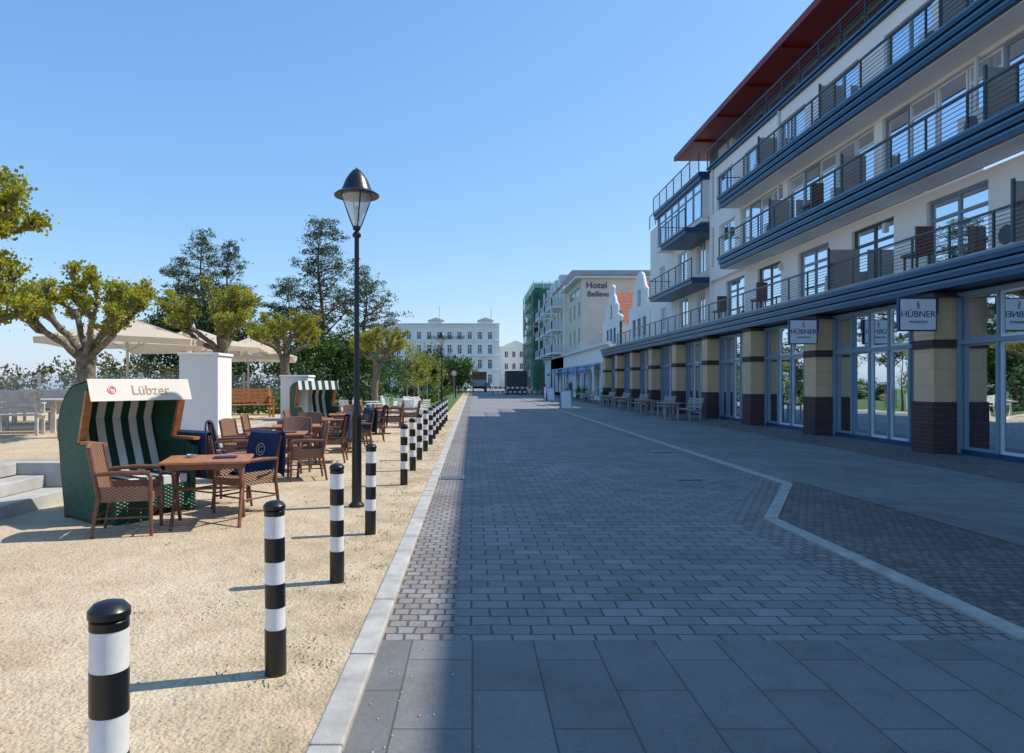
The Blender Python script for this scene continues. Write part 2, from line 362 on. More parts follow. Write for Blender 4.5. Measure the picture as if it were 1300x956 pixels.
sheet('arcade_paving',M['cobble'],rect(8.8,14,-12,175),-.012)
sheet('cross_street',M['paver'],rect(-60,60,175,181),-.03)
o=O('kerb',bevel=.01)
y=-12.
while y<172: o.box('k',M['kerb'],-.72,-.57,y+.004,y+.996,-.1,.012+random.uniform(-.003,.003)); y+=1
o.done()
o=O('kerb',bevel=.008)
def kseg(a,b):
    a=Vector(a);b=Vector(b);l=(b-a).length;k=max(1,round(l));t=(b-a)/l
    for i in range(k):
        p=a+t*(l*i/k+.003);q=a+t*(l*(i+1)/k-.003); wv=Vector((t.y,-t.x))*.15
        vs=[(p.x,p.y,-.1),(q.x,q.y,-.1),((q+wv).x,(q+wv).y,-.1),((p+wv).x,(p+wv).y,-.1)]; vs+=[(x,y,-.006) for x,y,z in vs]
        o.add('k',M['kerb'],vs,[(0,1,2,3),(4,5,6,7),(0,1,5,4),(1,2,6,5),(2,3,7,6),(3,0,4,7)])
kseg((3.45,4.3),(3.45,8.1)); kseg((3.45,8.1),(4.95,10.9)); kseg((4.95,10.9),(4.95,170)); o.done()
for (x,yy) in ((-.35,11.6),(4.4,16.),(3.6,11.5)):
    o=O('drain_grate',(x,yy,-.026)); o.box('g',M['rubber'],-.2,.2,-.2,.2,0,.006)
    for i in range(7): o.box('g',M['steel'],-.18,.18,-.18+i*.055,-.155+i*.055,.006,.012)
    o.box('g',M['steel'],-.21,-.185,-.2,.2,.0,.013); o.box('g',M['steel'],.185,.21,-.2,.2,.0,.013); o.done()
o=O('grass_tufts'); C=[]
for i in range(300):
    yy=random.uniform(3.5,30); x=-.78-abs(random.gauss(0,.5)) if random.random()<.85 else random.uniform(-5,-1)
    for k in range(12): C.append((x+random.gauss(0,.05),yy+random.gauss(0,.05),random.uniform(0.002,.018)))
o.leaves('g',M['leafo'],C,.008,3.2); o.done()
o=O('gravel')
for i in range(1500):
    yy=2+random.random()**2*16; x=random.uniform(-5.2,-.8) if i%6 else random.uniform(-.55,.2); r=random.uniform(.003,.011); z=r*.3-(0 if i%6 else .026)
    vs=[(x+r*random.uniform(.8,1.2)*a,yy+r*random.uniform(.8,1.2)*b,z+r*c) for a,b,c in ((1,0,0),(0,1,0),(-1,0,0),(0,-1,0),(0,0,.7),(0,0,-.7))]
    o.add('g',random.choice((M['kerb'],M['concrete'],M['logo'])),vs,[(0,1,4),(1,2,4),(2,3,4),(3,0,4),(1,0,5),(2,1,5),(3,2,5),(0,3,5)])
o.done()
# ---------------------------------------------------------------- terrace with steps
o=O('raised_terrace',bevel=.01)
o.box('fill',M['concrete'],-60,-6.62,-12,30,-.1,.46)
for k,(x1,z1) in enumerate(((-5.45,.165),(-5.83,.33),(-6.21,.5))):
    y=-3.
    while y<9.2:
        o.box('steps',M['concrete'],-6.62 if k==2 else -6.21,x1,y,min(9.3,y+1.535),-.1 if k==0 else z1-.162,z1); y+=1.54
o.box('retaining_wall',M['concrete'],-6.62,-5.5,9.32,30,-.1,.5)
o.done()
sheet('terrace_sand',M['sand'],rect(-60,-6.63,-12,30),.47)
sheet('terrace_sand',M['sand'],rect(-6.63,-5.75,9.6,30),.504)
for (x,yy,ww,h) in ((-5.62,14.4,.8,1.7),(-5.2,20.3,.8,1.3)):
    o=O('white_masonry_pier',(x,yy,0 if x>-5.5 else .5),bevel=.012)
    zt=h-.06+(.5 if x>-5.5 else 0)
    o.box('b',M['white'],-ww/2,ww/2,-ww/2,ww/2,0,zt)
    o.box('b',M['white'],-ww/2-.03,ww/2+.03,-ww/2-.03,ww/2+.03,zt,zt+.06); o.done()
o=O('glass_windscreen_fence',(0,0,.47))
for i in range(16):
    x=-36+i*1.95
    o.box('posts',M['steel'],x-.04,x+.04,25.96,26.04,0,1.5)
    if i<15: o.box('panels',M['pglass'],x+.05,x+1.9,25.99,26.01,.1,1.4); o.box('posts',M['steel'],x+.04,x+1.91,25.98,26.02,.05,.1)
o.done()

# ---------------------------------------------------------------- bollards & lamps
o=O('striped_bollard',(-1.08,2.03,0),smooth=('all',)); r=.054
o.lathe('b',M['black'],[(r+.004,-.05),(r+.004,.25)],n=28)
for a,b in ((.25,.37),(.5,.62),(.75,.87)):
    o.lathe('b',M['whitep'],[(r,a),(r,b)],n=28)
for a,b in ((.37,.5),(.62,.75)): o.lathe('b',M['black'],[(r+.001,a),(r+.001,b)],n=28)
o.lathe('b',M['black'],[(r+.001,.87),(r+.001,.895),(r-.004,.9),(r+.005,.905),(r+.005,.925),(r*.8,.943),(r*.4,.95),(.003,.952)],n=28)
bol=o.done()
for k in range(1,16):
    if k==4: continue
    b_=dup(bol,'striped_bollard',(-1.08+random.uniform(-.02,.02),2.03+1.72*k,0),random.random()); b_.rotation_euler=(random.gauss(0,.008),random.gauss(0,.008),random.random())
o=O('street_lamp',(-1.49,8.78,0),smooth=('all',))
o.lathe('pole',M['black'],[(.1,-.05),(.1,.03),(.065,.06),(.06,1.1),(.068,1.12),(.068,1.16),(.038,1.22),(.03,3.45),(.055,3.47),(.055,3.5),(.028,3.53),(.028,3.56)],n=20)
o.lathe('lantern_glass',M['lglass'],[(.04,3.6),(.075,3.68),(.15,3.86),(.19,3.97),(.2,4.0)],n=24)
o.lathe('lantern_bulb',M['whitep'],[(.03,3.6),(.035,3.8),(.02,3.86)],n=12)
for k in range(4):
    a=k*math.pi/2+.4; o.tube('lantern_arms',M['black'],[(.03*math.cos(a),.03*math.sin(a),3.55),(.085*math.cos(a),.085*math.sin(a),3.68),(.2*math.cos(a),.2*math.sin(a),4.0)],.008,6)
o.lathe('lantern_cap',M['black'],[(.05,3.56),(.05,3.6)],n=16)
o.lathe('lantern_hood',M['black'],[(.2,3.99),(.285,3.985),(.29,4.0),(.25,4.03),(.2,4.055),(.18,4.1),(.145,4.19),(.095,4.27),(.05,4.32),(.015,4.34),(.003,4.36)],n=32)
lamp=o.done()
for y in (37.6,68,100): dup(lamp,'street_lamp',(-1.7,y,0))

# ---------------------------------------------------------------- seafront hotel on the right
H=O('hotel_building'); X0=11.3
HT=Matrix(((0,-1,0,X0),(1,0,0,0),(0,0,1,0),(0,0,0,1)))
H.T=HT
Y0,Y1=-9.,31.4
pc=[-4.4,.6,5.6,10.6,15.75,21.05,25.9,30.6,35.3,40.,44.8,49.5,54.]
for u in pc:
    a,b=u-.35,u+.35
    H.box('pillars',M['brick'],a-.03,b+.03,.37,.93,-.05,1.15); H.box('pillars',M['pillar'],a,b,.4,.9,1.15,2.36)
    H.box('pillars',M['brick'],a-.03,b+.03,.37,.93,2.36,2.56); H.box('pillars',M['pillar'],a,b,.4,.9,2.56,3.5); H.box('pillars',M['brick'],a-.03,b+.03,.37,.93,3.5,3.62)
for i in range(len(pc)-1):
    a,b=pc[i]+.36,pc[i+1]-.36
    H.box('shop_frames',M['frame'],a-.6,a+.12,.18,.4,0,3.6); H.box('shop_frames',M['frame'],b-.12,b+.6,.18,.4,0,3.6)
    A,B_=a+.12,b-.12; z0=.1
    H.box('shop_frames',M['blue'],A,B_,.2,.38,-.02,z0)
    H.box('shop_frames',M['frame'],A,B_,.22,.38,2.44,2.54); H.box('shop_frames',M['frame'],A,B_,.22,.38,3.5,3.6)
    k=4 if i%2 else 5
    for j in range(1,k):
        x=A+(B_-A)*j/k; H.box('shop_frames',M['frame'],x-.035,x+.035,.22,.385,z0,2.44); H.box('shop_frames',M['frame'],x-.03,x+.03,.22,.375,2.54,3.5)
    for j in range(k):
        xa=A+(B_-A)*j/k+.035; xb=A+(B_-A)*(j+1)/k-.035
        lm=M['framew'] if j in (1,2) else M['frame']
        for (p,q,r_,s_) in ((z0,2.44,xa,xb),(2.54,3.5,xa,xb)):
            H.box('door_leaves',lm,r_,r_+.035,.27,.33,p,q); H.box('door_leaves',lm,s_-.035,s_,.27,.33,p,q)
            H.box('door_leaves',lm,r_+.035,s_-.035,.27,.33,p,p+.06); H.box('door_leaves',lm,r_+.035,s_-.035,.27,.33,q-.045,q)
        if j in (1,2): H.tube('door_handles',M['steel'],[(xb-.08 if j==1 else xa+.08,.37,.9),(xb-.08 if j==1 else xa+.08,.37,1.4)],.014,6)
        H.quad('shop_glass',M['glass'],(xa,.3,z0),(xb,.3,z0),(xb,.3,3.5),(xa,.3,3.5))
    for j in range(4):
        x=random.uniform(A+.3,B_-.3); h=random.uniform(.7,1.5); dz=-.9-random.random()
        H.box('shop_display',random.choice([M['curtain'],M['wood'],M['panel'],M['navy']]),x-.2,x+.2,dz,dz+.3,0,h)
        H.box('shop_display',M['woodd'],x-.3,x+.3,dz-.1,dz+.4,h,h+.05)
    if i%2: H.box('shop_notices',M['signw'],A+.3,A+.75,.302,.306,1.2,1.8)
    H.box('shop_display',M['pillar'],a-.5,a-.3,-3,.18,0,3.6)
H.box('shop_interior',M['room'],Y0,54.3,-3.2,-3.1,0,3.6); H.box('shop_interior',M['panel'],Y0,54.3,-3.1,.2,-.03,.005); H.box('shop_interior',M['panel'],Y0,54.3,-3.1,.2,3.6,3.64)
def band(u0,u1,d0,d1,z0,z1,k=3):
    h=(z1-z0)/k
    for i in range(k):
        H.box('blue_bands',M['blue'],u0,u1,d0,d1+(.06*i),z0+h*i+.014,z0+h*(i+1)-.014)
        H.box('blue_bands',M['bluel'],u0+.002,u1-.002,d1+.06*i,d1+.06*i+.012,z0+h*(i+1)-.075,z0+h*(i+1)-.018)
        if i: H.box('blue_bands',M['dark'],u0+.01,u1-.01,d0,d1-.03,z0+h*i-.0135,z0+h*i+.0135)
band(Y0,54.4,.0,1.0,3.64,4.2,3)
H.box('terrace_deck',M['concrete'],Y0,54.3,-.0,1.02,4.2,4.25)
railing(H,Y0,48.5,1.0,4.25,5.0,8)
for z0_,z1_ in ((6.2,6.72),(8.68,9.18)):
    band(Y0,27.9,.401,1.2,z0_,z1_,3); railing(H,Y0,27.85,1.25,z1_,z1_+.78,7)
    H.tube('railings',M['rail'],[(27.85,.4,z1_+.76),(27.85,1.25,z1_+.76)],.02,6)
    H.box('blue_soffits',M['white'],Y0,27.8,.401,1.08,z0_-.012,z0_+.01)
FD=.4
ops=[];u=Y0+.6
while u<Y1-2.6:
    ops.append((u,u+2.0,4.27,5.98)); u+=3.3
wall(H,'walls',M['white'],Y0,Y1,4.25,6.2,ops,.2)
for a,b,c,e in ops:
    win(H,a,b,c,e,.1,M['rail'] if random.random()<.6 else M['frame'],M['uglass'],.07,(.5,),(.72,),True,random.choice((0,.2,.3)))
ops=[(Y0+.3,Y1-3.6,6.8,8.58),(Y1-3.0,Y1-1.2,7.2,8.5)]
wall(H,'walls',M['white'],Y0,Y1,6.2,8.68,ops,FD)
a,b=ops[0][:2]; u=a; k=0
while u<b-.3:
    v=min(b,u+1.02)
    win(H,u+.02,v-.02,6.82,8.56,FD-.1,M['framew'] if k%4 else M['frame'],M['uglass'],.055,(),(.78,) if k%2 else (),True,(.3,.12,.42,.2,.05)[k%5]); u+=1.02; k+=1
    if k%5==0: H.box('walls',M['white'],v-.02,v+.35,FD-.15,FD,6.8,8.58); u+=.35
win(H,*ops[1],FD-.1,M['framew'],M['uglass'],.07,(.5,))
ops=[];u=Y0+.4
while u<Y1-2.:
    ops.append((u,u+1.9,9.2,10.75)); u+=3.1
wall(H,'walls',M['white'],Y0,Y1,8.68,11.2,ops,FD)
for a,b,c,e in ops: win(H,a,b,c,e,FD-.1,M['frame'],M['uglass'],.07,(.5,),(),True,.2)
band(Y0,Y1,-.2,.5,11.2,11.42,2); railing(H,Y0,Y1,.5,11.42,12.25,7)
for u in (8.2,14.7,24.2,30.9):
    H.tube('downpipes',M['framew'],[(u,FD+.06,6.8),(u,FD+.06,8.6)],.045,8); H.tube('downpipes',M['framew'],[(u,FD+.06,9.2),(u,FD+.06,11.2)],.045,8)
for u in (12,18.2,24.4):
    H.box('wall_lamps',M['framew'],u,u+.12,.2,.32,5.6,5.85)
H.T=Matrix(((0,-1,0,11.9),(1,0,0,0),(0,0,1,0),(0,0,0,1)))
ops=[];u=Y0+.6
while u<31: ops.append((u,u+2.5,11.5,12.85)); u+=2.8
wall(H,'walls',M['slate'],Y0,34.3,11.4,12.92,ops)
for q in ops: win(H,*q,-.1,M['frame'],M['uglass'],.07,(.5,))
H.T=HT
H.box('roof',M['red'],Y0,35.,-10,.9,12.92,13.06); H.box('roof',M['red'],Y0,35.03,.9,.98,12.9,13.14); H.box('roof',M['roofd'],Y0,35.,-10,.88,13.06,13.12)
for u in range(int(Y0)+2,35,3): H.box('roof_ribs',M['red'],u,u+.1,-.58,.88,12.84,12.92)
for u in (12.,22.): H.box('chimneys',M['white'],u,u+1.2,-6,-5,13.1,14.6)
H.box('end_walls',M['white'],Y1-.25,Y1-.0,-12,FD-.21,4.25,11.4); H.box('end_walls',M['white'],Y1,34.3,-12,-.62,11.42,12.9); H.box('end_walls',M['white'],Y1,Y1+.015,-.1,FD,4.25,11.2); H.box('end_walls',M['white'],Y0,Y0+.2,-12,-.19,0,12.9)
for z,us in ((4.25,(7.2,12.9,19.6)),(6.72,(8.6,13.6,18.9,23.5)),(9.18,(10.3,14.9,20.1,24.4))):
    f0=.2 if z<5 else FD
    for u in us:
        H.box('balcony_dividers',M['panel'],u,u+.04,f0+.01,1.05,z,z+1.15)
        H.box('balcony_dividers',M['rail'],u-.01,u+.05,1.05,1.1,z,z+1.2)
        H.box('air_conditioners',M['framew'],u+.5,u+1.3,f0+.02,f0+.32,z+.05,z+.6)
        H.T=HT@Matrix.Translation((u+.9,f0+.33,z+.33))@Matrix.Rotation(R(90),4,'X')
        H.lathe('air_conditioner_fans',M['rail'],[(.2,0),(.2,.01),(.02,.012)],n=18)
        H.T=HT
for u,z in ((16,4.25),(25,4.25),(29,4.25),(11.5,6.72),(21,6.72)):
    H.box('balcony_seats',M['woodd'],u,u+.6,.5,.9,z+.35,z+.42); H.box('balcony_seats',M['woodd'],u,u+.06,.5,.9,z+.42,z+1.0)
    for p in (u+.05,u+.5):
        for q in (.53,.83): H.box('balcony_seats',M['woodd'],p,p+.04,q,q+.04,z,z+.35)
# second bay
Yb=43.6
ops=[(33.4,34.6,4.6,6.1),(36.,37.6,4.6,6.1),(40.,41.2,4.7,6.0),(33.3,34.6,7.0,8.6),(36.2,37.8,7.0,8.6),(40.3,41.5,7.1,8.5),(40.3,41.5,9.4,10.6)]
wall(H,'walls',M['white'],Y1,Yb,4.25,11.2,ops,-.05)
for q in ops: win(H,*q,-.15,M['framew'],M['uglass'],.07,(.5,),(),True,.2)
H.box('end_walls',M['white'],Yb-.25,Yb,-12,-.24,0,11.2); H.box('end_walls',M['concrete'],Y1,Yb,-12,-.25,11.2,11.26)
H.box('walls',M['white'],Y1+.1,39.2,-.04,.75,9.0,9.2)
u=Y1+.12
while u<38.5: win(H,u,u+1.16,9.2,10.9,.75,M['frame'],M['uglass'],.06,(),(.75,),False,.3); u+=1.18
H.box('end_walls',M['framew'],39.1,39.2,-.04,.7,9.2,10.9); H.box('end_walls',M['room'],Y1+.1,39.1,-.03,0,9.2,10.9)
H.box('end_walls',M['framew'],Y1+.02,Y1+.1,0,.7,9.2,10.9)
band(Y1,39.3,-.04,.85,10.9,11.3,2); railing(H,Y1,39.3,.9,11.3,12.15,6); railing(H,39.3,Yb,.0,11.3,12.15,6)
for z,u1_ in ((6.45,39.),(8.75,35.6)):
    dq=1.2 if z<7 else 1.5
    band(Y1+.05,u1_,-.04,dq,z-.3,z,2); railing(H,Y1+.1,u1_-.05,dq,z,z+.9,7)
    H.box('railings',M['rail'],u1_-.07,u1_-.03,0,dq,z+.86,z+.9)
    for i in range(6): H.box('railings',M['rail'],u1_-.06,u1_-.05,0,dq,z+.08+i*.13,z+.094+i*.13)
H.T=Matrix.Identity(4)
H.done()
for u in (15.2,20.45):
    o=O('hanging_shop_sign',(9.9,u,3.1)); o.box('bracket',M['rail'],.35,.95,-.02,.02,.38,.42); o.box('bracket',M['rail'],.42,.46,-.02,.02,.0,.38); o.box('bracket',M['rail'],.38,.42,-.02,.02,-.3,.3)
    o.box('panel',M['signb'],-.44,.4,-.05,.05,-.37,.37); o.box('panel',M['signw'],-.41,.37,-.055,.055,-.34,.34)
    T=Matrix.Translation((-.02,-.058,.0))@Matrix.Rotation(R(90),4,'X')
    text(o,'lettering','HÜBNER',.2,M['signb'],T); text(o,'lettering_small','MODEHAUS',.075,M['signb'],Matrix.Translation((-.02,-.058,-.17))@Matrix.Rotation(R(90),4,'X'))
    text(o,'ornament','§',.18,M['signr'],Matrix.Translation((-.02,-.058,.22))@Matrix.Rotation(R(90),4,'X')); o.done()

# ---------------------------------------------------------------- gable houses behind the arcade
def TX(x): return Matrix(((0,-1,0,x),(1,0,0,0),(0,0,1,0),(0,0,0,1)))
for (yc,ww,top) in ((49.3,6.2,9.5),(59.3,7.2,10.0)):
    o=O('white_gable_house',(0,0,0)); o.T=TX(12.); a,b=yc-ww/2,yc+ww/2; ez=6.6
    ops=[(yc-2,yc-1,4.9,6.2),(yc-.5,yc+.5,4.9,6.2),(yc+1,yc+2,4.9,6.2)]
    wall(o,'walls',M['white'],a,b,0,ez,ops)
    for q in ops: win(o,*q,-.1,M['blue'],M['uglass'],.07,(.5,))
    hw=ww/2; prof=[(-hw,ez),(-hw-.05,ez+.35),(-hw+.25,ez+.5),(-hw*.66,ez+.75),(-hw*.6,ez+1.5),(-hw*.42,ez+1.75),(-hw*.3,ez+2.3),(-.75,ez+2.5),(-.7,top-.3),(-.35,top-.05),(0,top)]
    prof=prof+[(-x,z) for x,z in prof[-2::-1]]
    n_=len(prof); vs=[(yc+x,0,z) for x,z in prof]+[(yc+x,-.3,z) for x,z in prof]
    o.add('gable',M['white'],vs,[tuple(range(n_)),tuple(range(n_,2*n_))[::-1]]+[(i,(i+1)%n_,n_+(i+1)%n_,n_+i) for i in range(n_)])
    for i in range(len(prof)-1):
        p,q=prof[i],prof[i+1]; o.tube('gable_coping',M['framew'],[(yc+p[0],-.13,p[1]),(yc+q[0],-.13,q[1])],.09,6)
    o.box('gable_window',M['blue'],yc-.45,yc+.45,.0,.03,ez+.5,ez+1.6); o.box('gable_window',M['farglass'],yc-.38,yc+.38,.03,.04,ez+.56,ez+1.54)
    rz=top-.6
    for sgn in (-1,1):
        o.quad('roof',M['tile'],(yc+sgn*(hw+.25),-.3,ez-.1),(yc+sgn*(hw+.25),-11,ez-.1),(yc,-11,rz),(yc,-.3,rz))
    o.box('side_walls',M['white'],a,a+.2,-11,-.2,0,ez-.05); o.box('side_walls',M['white'],b-.2,b,-11,-.2,0,ez-.05)
    o.T=Matrix.Identity(4); o.done()
# ---------------------------------------------------------------- white colonnade
o=O('white_colonnade_shops'); o.T=TX(10.9)
u=54.6; ops=[]
while u<92: ops.append((u+.4,u+3.2,.3,3.3)); u+=3.6
wall(o,'walls',M['white'],54.5,95,0,4.6,ops)
for q in ops: win(o,*q,-.1,M['framew'],M['uglass'],.08,(.33,.66),(.75,))
o.box('cornice',M['framew'],54.5,95,-.2,.35,4.6,4.85); o.box('flat_roof',M['roofd'],54.5,95,-6,-.2,4.5,4.62); o.box('end_wall',M['white'],54.45,54.6,-6,-.02,0,4.6)
railing(o,54.6,95,.2,4.85,5.6,4,2,M['framew'])
for u in (58,63.5,69,76,84):
    o.quad('awnings',M['awn'],(u,.02,3.2),(u+3.4,.02,3.2),(u+3.4,1.4,2.6),(u,1.4,2.6)); o.quad('awnings',M['awn'],(u,1.4,2.6),(u+3.4,1.4,2.6),(u+3.4,1.4,2.35),(u,1.4,2.35))
o.done()
# ---------------------------------------------------------------- cream hotel
def TY(y): return Matrix(((-1,0,0,0),(0,-1,0,y),(0,0,1,0),(0,0,0,1)))
o=O('cream_hotel'); o.T=TY(70)
ops=[(-21.5,-20.3,9,10.6),(-18,-16.8,9,10.6),(-14.6,-13.6,5.6,7)]
wall(o,'walls',M['creamw'],-25,-11.2,0,12.2,ops)
for q in ops: win(o,*q,-.1,M['framew'],M['farglass'],.08,(.5,),(),False)
o.T=TX(11.2); ops=[(u,u+1.3,z,z+1.6) for u in (71.2,74.4,77.6) for z in (5.6,8.4)]+[(71.2,78.9,10.7,11.6)]
wall(o,'walls',M['creamw'],70,81.8,0,12.2,ops)
for q in ops: win(o,*q,-.1,M['framew'],M['farglass'],.08,(.5,),(),False)
o.T=Matrix.Identity(4)
o.box('roof',M['framew'],10.5,25.4,69.5,81.8,12.2,12.4); o.box('roof',M['slate'],10.9,25,69.9,81.8,12.4,12.6)
text(o,'lettering','Hotel',.95,M['signb'],Matrix.Translation((12.7,69.95,11.5))@Matrix.Rotation(R(90),4,'X'),.03)
text(o,'lettering_lower','Bellevue',.8,M['signb'],Matrix.Translation((13.1,69.95,10.6))@Matrix.Rotation(R(90),4,'X'),.03)
o.done()
# ---------------------------------------------------------------- balcony hotel
o=O('balcony_hotel'); o.T=TX(10.9); ops=[]
for fl in range(3):
    z=5.4+fl*2.8
    for k in range(6): ops.append((83+k*3.3,84.6+k*3.3,z,z+2.))
wall(o,'walls',M['white'],82,103,0,13.2,ops)
for q in ops: win(o,*q,-.1,M['framew'],M['farglass'],.08,(.5,),(),False)
for fl in range(3):
    z=5.2+fl*2.8
    for (a,b) in ((82.3,88.5),(90.5,95.5),(97.5,102.6)):
        o.box('balconies',M['white'],a,b,0,1.5,z-.25,z); railing(o,a,b,1.45,z,z+.95,7,.6,M['framew'])
        o.box('balconies',M['framew'],a,a+.1,0,1.45,z,z+.9); o.box('balcony_posts',M['framew'],a,a+.2,1.3,1.5,z,z+2.5)
o.add('mansard',M['slate'],[(82,.2,13.2),(103,.2,13.2),(103,-12,13.2),(82,-12,13.2),(83,-1.2,15.2),(102,-1.2,15.2),(102,-11,15.2),(83,-11,15.2)],[(0,1,5,4),(1,2,6,5),(2,3,7,6),(3,0,4,7),(4,5,6,7)])
for k in range(4): o.box('dormers',M['white'],84+k*4.7,85.8+k*4.7,-1.,.15,13.4,14.8); o.box('dormer_windows',M['farglass'],84.3+k*4.7,85.5+k*4.7,.151,.16,13.7,14.6)
o.T=TY(82); wall(o,'side_wall',M['white'],-22,-10.9,0,13.2,[(-13.5,-12.4,12.45,13.1)]); o.T=Matrix.Identity(4); o.done()
# ---------------------------------------------------------------- scaffolded building
o=O('scaffolded_building'); o.box('walls',M['creamw'],10.9,24,106,126,0,15.6); o.box('roof',M['slate'],10.7,24,105.8,126,15.6,16.)
for k in range(6):
    for fl in range(5): o.box('windows',M['farglass'],10.88,10.9,107.5+k*3.1,108.7+k*3.1,1.5+fl*2.9,3.3+fl*2.9)
for fl in range(5):
    for k in range(3): o.box('windows',M['farglass'],12+k*3,13.2+k*3,105.97,106.,1.5+fl*2.9,3.3+fl*2.9)
for z in np.arange(0,16.5,2.0):
    o.box('scaffold',M['steel'],9.4,14,104.9,105.0,z,z+.08); o.box('scaffold',M['wood'],9.5,10.7,105,126,z,z+.05); o.box('scaffold',M['wood'],9.5,14,105.01,105.7,z+.06,z+.1); o.box('scaffold',M['steel'],9.4,9.46,105,126,z+.9,z+.96); o.box('scaffold',M['steel'],9.4,14,104.9,104.96,z+.9,z+.96)
for y in np.arange(105,126.1,2.5):
    for x in (9.4,10.75): o.tube('scaffold',M['steel'],[(x,y,-.05),(x,y,17.4)],.04,6)
for x in (11.8,12.9,14.): o.tube('scaffold',M['steel'],[(x,105,-.05),(x,105,17.4)],.04,6)
for k in range(11):
    for j in range(8):
        y=105+k*1.95; z=.4+j*2.05
        if random.random()<.08: continue
        bl=random.uniform(-.08,.08)
        o.quad('netting',M['net'],(9.32+bl,y,z),(9.32-bl,y+1.93,z),(9.3,y+1.93,z+2.03),(9.34,y,z+2.03))
for j in range(8):
    for k in range(3):
        if random.random()<.12: continue
        z=.4+j*2.05; x=9.35+k*1.5; o.quad('netting',M['net'],(x,104.8,z),(x+1.47,104.75,z),(x+1.47,104.82,z+2.0),(x,104.8,z+2.0))
o.done()
# ---------------------------------------------------------------- far white seaside hotel
o=O('white_grand_hotel'); o.T=TY(185); ops=[]
bays=[-6+k*2.75 for k in range(12)]
for fl in range(4):
    z=1.2+fl*4.0
    for u in bays: ops.append((u+.7,u+1.9,z,z+(2.5 if fl<3 else 2.0)))
wall(o,'walls',M['farw'],-7.2,27.4,0,17.2,ops,dep=.3)
for q in ops: win(o,*q,-.25,M['framew'],M['farglass'],.12,(.5,),(.7,),False)
for z in (4.6,8.6,12.6,16.6): o.box('cornices',M['farw'],-7.3,27.5,0,.35,z,z+.25)
for u in bays+[27]: o.box('pilasters',M['farw'],u-.35,u+.1,0,.2,0,16.6)
for k in range(4):
    u=-4+k*8.25; o.box('balconies',M['farw'],u-.3,u+3,0,1.4,8.5,8.75); railing(o,u-.3,u+3,1.35,8.75,9.7,2,.4,M['farw'])
o.box('parapet',M['farw'],-7.4,27.6,-.4,.4,17.2,17.5)
for u in (-4.5,9,21):
    o.box('roof_pavilions',M['farw'],u-1,u+3,-4,.1,17.5,18.3); o.add('roof_pavilions',M['slate'],[(u-1.2,.3,18.3),(u+3.2,.3,18.3),(u+3.2,-4,18.3),(u-1.2,-4,18.3),(u+1.,-2,19.3)],[(0,1,4),(1,2,4),(2,3,4),(3,0,4)])
o.T=Matrix.Identity(4); o.box('body',M['farw'],-27.4,7.2,185.5,198,0,17.2); o.box('body',M['slate'],-27,7,185.6,198,17.2,17.6)
for x in (-9.,5.): o.tube('flagpoles',M['steel'],[(x,184.5,17),(x,184.5,22)],.07,6)
text(o,'lettering','AHLBECKER HOF',1.3,M['roofd'],Matrix.Translation((-7,184.5,13.6))@Matrix.Rotation(R(90),4,'X'),.03)
o.done()
o=O('distant_villa'); o.T=TY(200); ops=[(-17+k*2.2,-16+k*2.2,z,z+1.8) for k in range(4) for z in (1.5,5.3,8.8)]
wall(o,'walls',M['farw'],-17.5,-7.8,0,11.6,ops,dep=.3)
for q in ops: win(o,*q,-.25,M['framew'],M['farglass'],.1,(.5,),(),False)
o.add('pediment',M['farw'],[(-17.7,.2,11.6),(-7.6,.2,11.6),(-12.6,.2,13.8),(-17.7,-.3,11.6),(-7.6,-.3,11.6),(-12.6,-.3,13.8)],[(0,1,2),(3,4,5),(0,1,4,3),(1,2,5,4),(2,0,3,5)])
o.T=Matrix.Identity(4); o.box('body',M['slate'],7.9,17.4,200.5,212,0,12); o.done()
o=O('distant_house'); o.box('walls',M['creamw'],18,34,190,205,0,13); o.box('roof',M['tile'],17.6,34.4,189.6,205,13,14)
for k in range(5):
    for z in (2,5.5,9): o.box('windows',M['farglass'],19+k*3,20.3+k*3,189.95,190,z,z+1.8)
o.done()
o=O('dark_gabled_house'); o.T=TY(215); wall(o,'walls',M['farw'],20,42,0,12,[(22+k*3,23.3+k*3,z,z+1.8) for k in range(6) for z in (2,5.5,9)]); o.T=Matrix.Identity(4); o.box('roof',M['slate'],-42.5,-19.5,214.5,228,12,14.5); o.box('inner',M['farglass'],-41.9,-20.1,215.4,228,0,12);o.done()

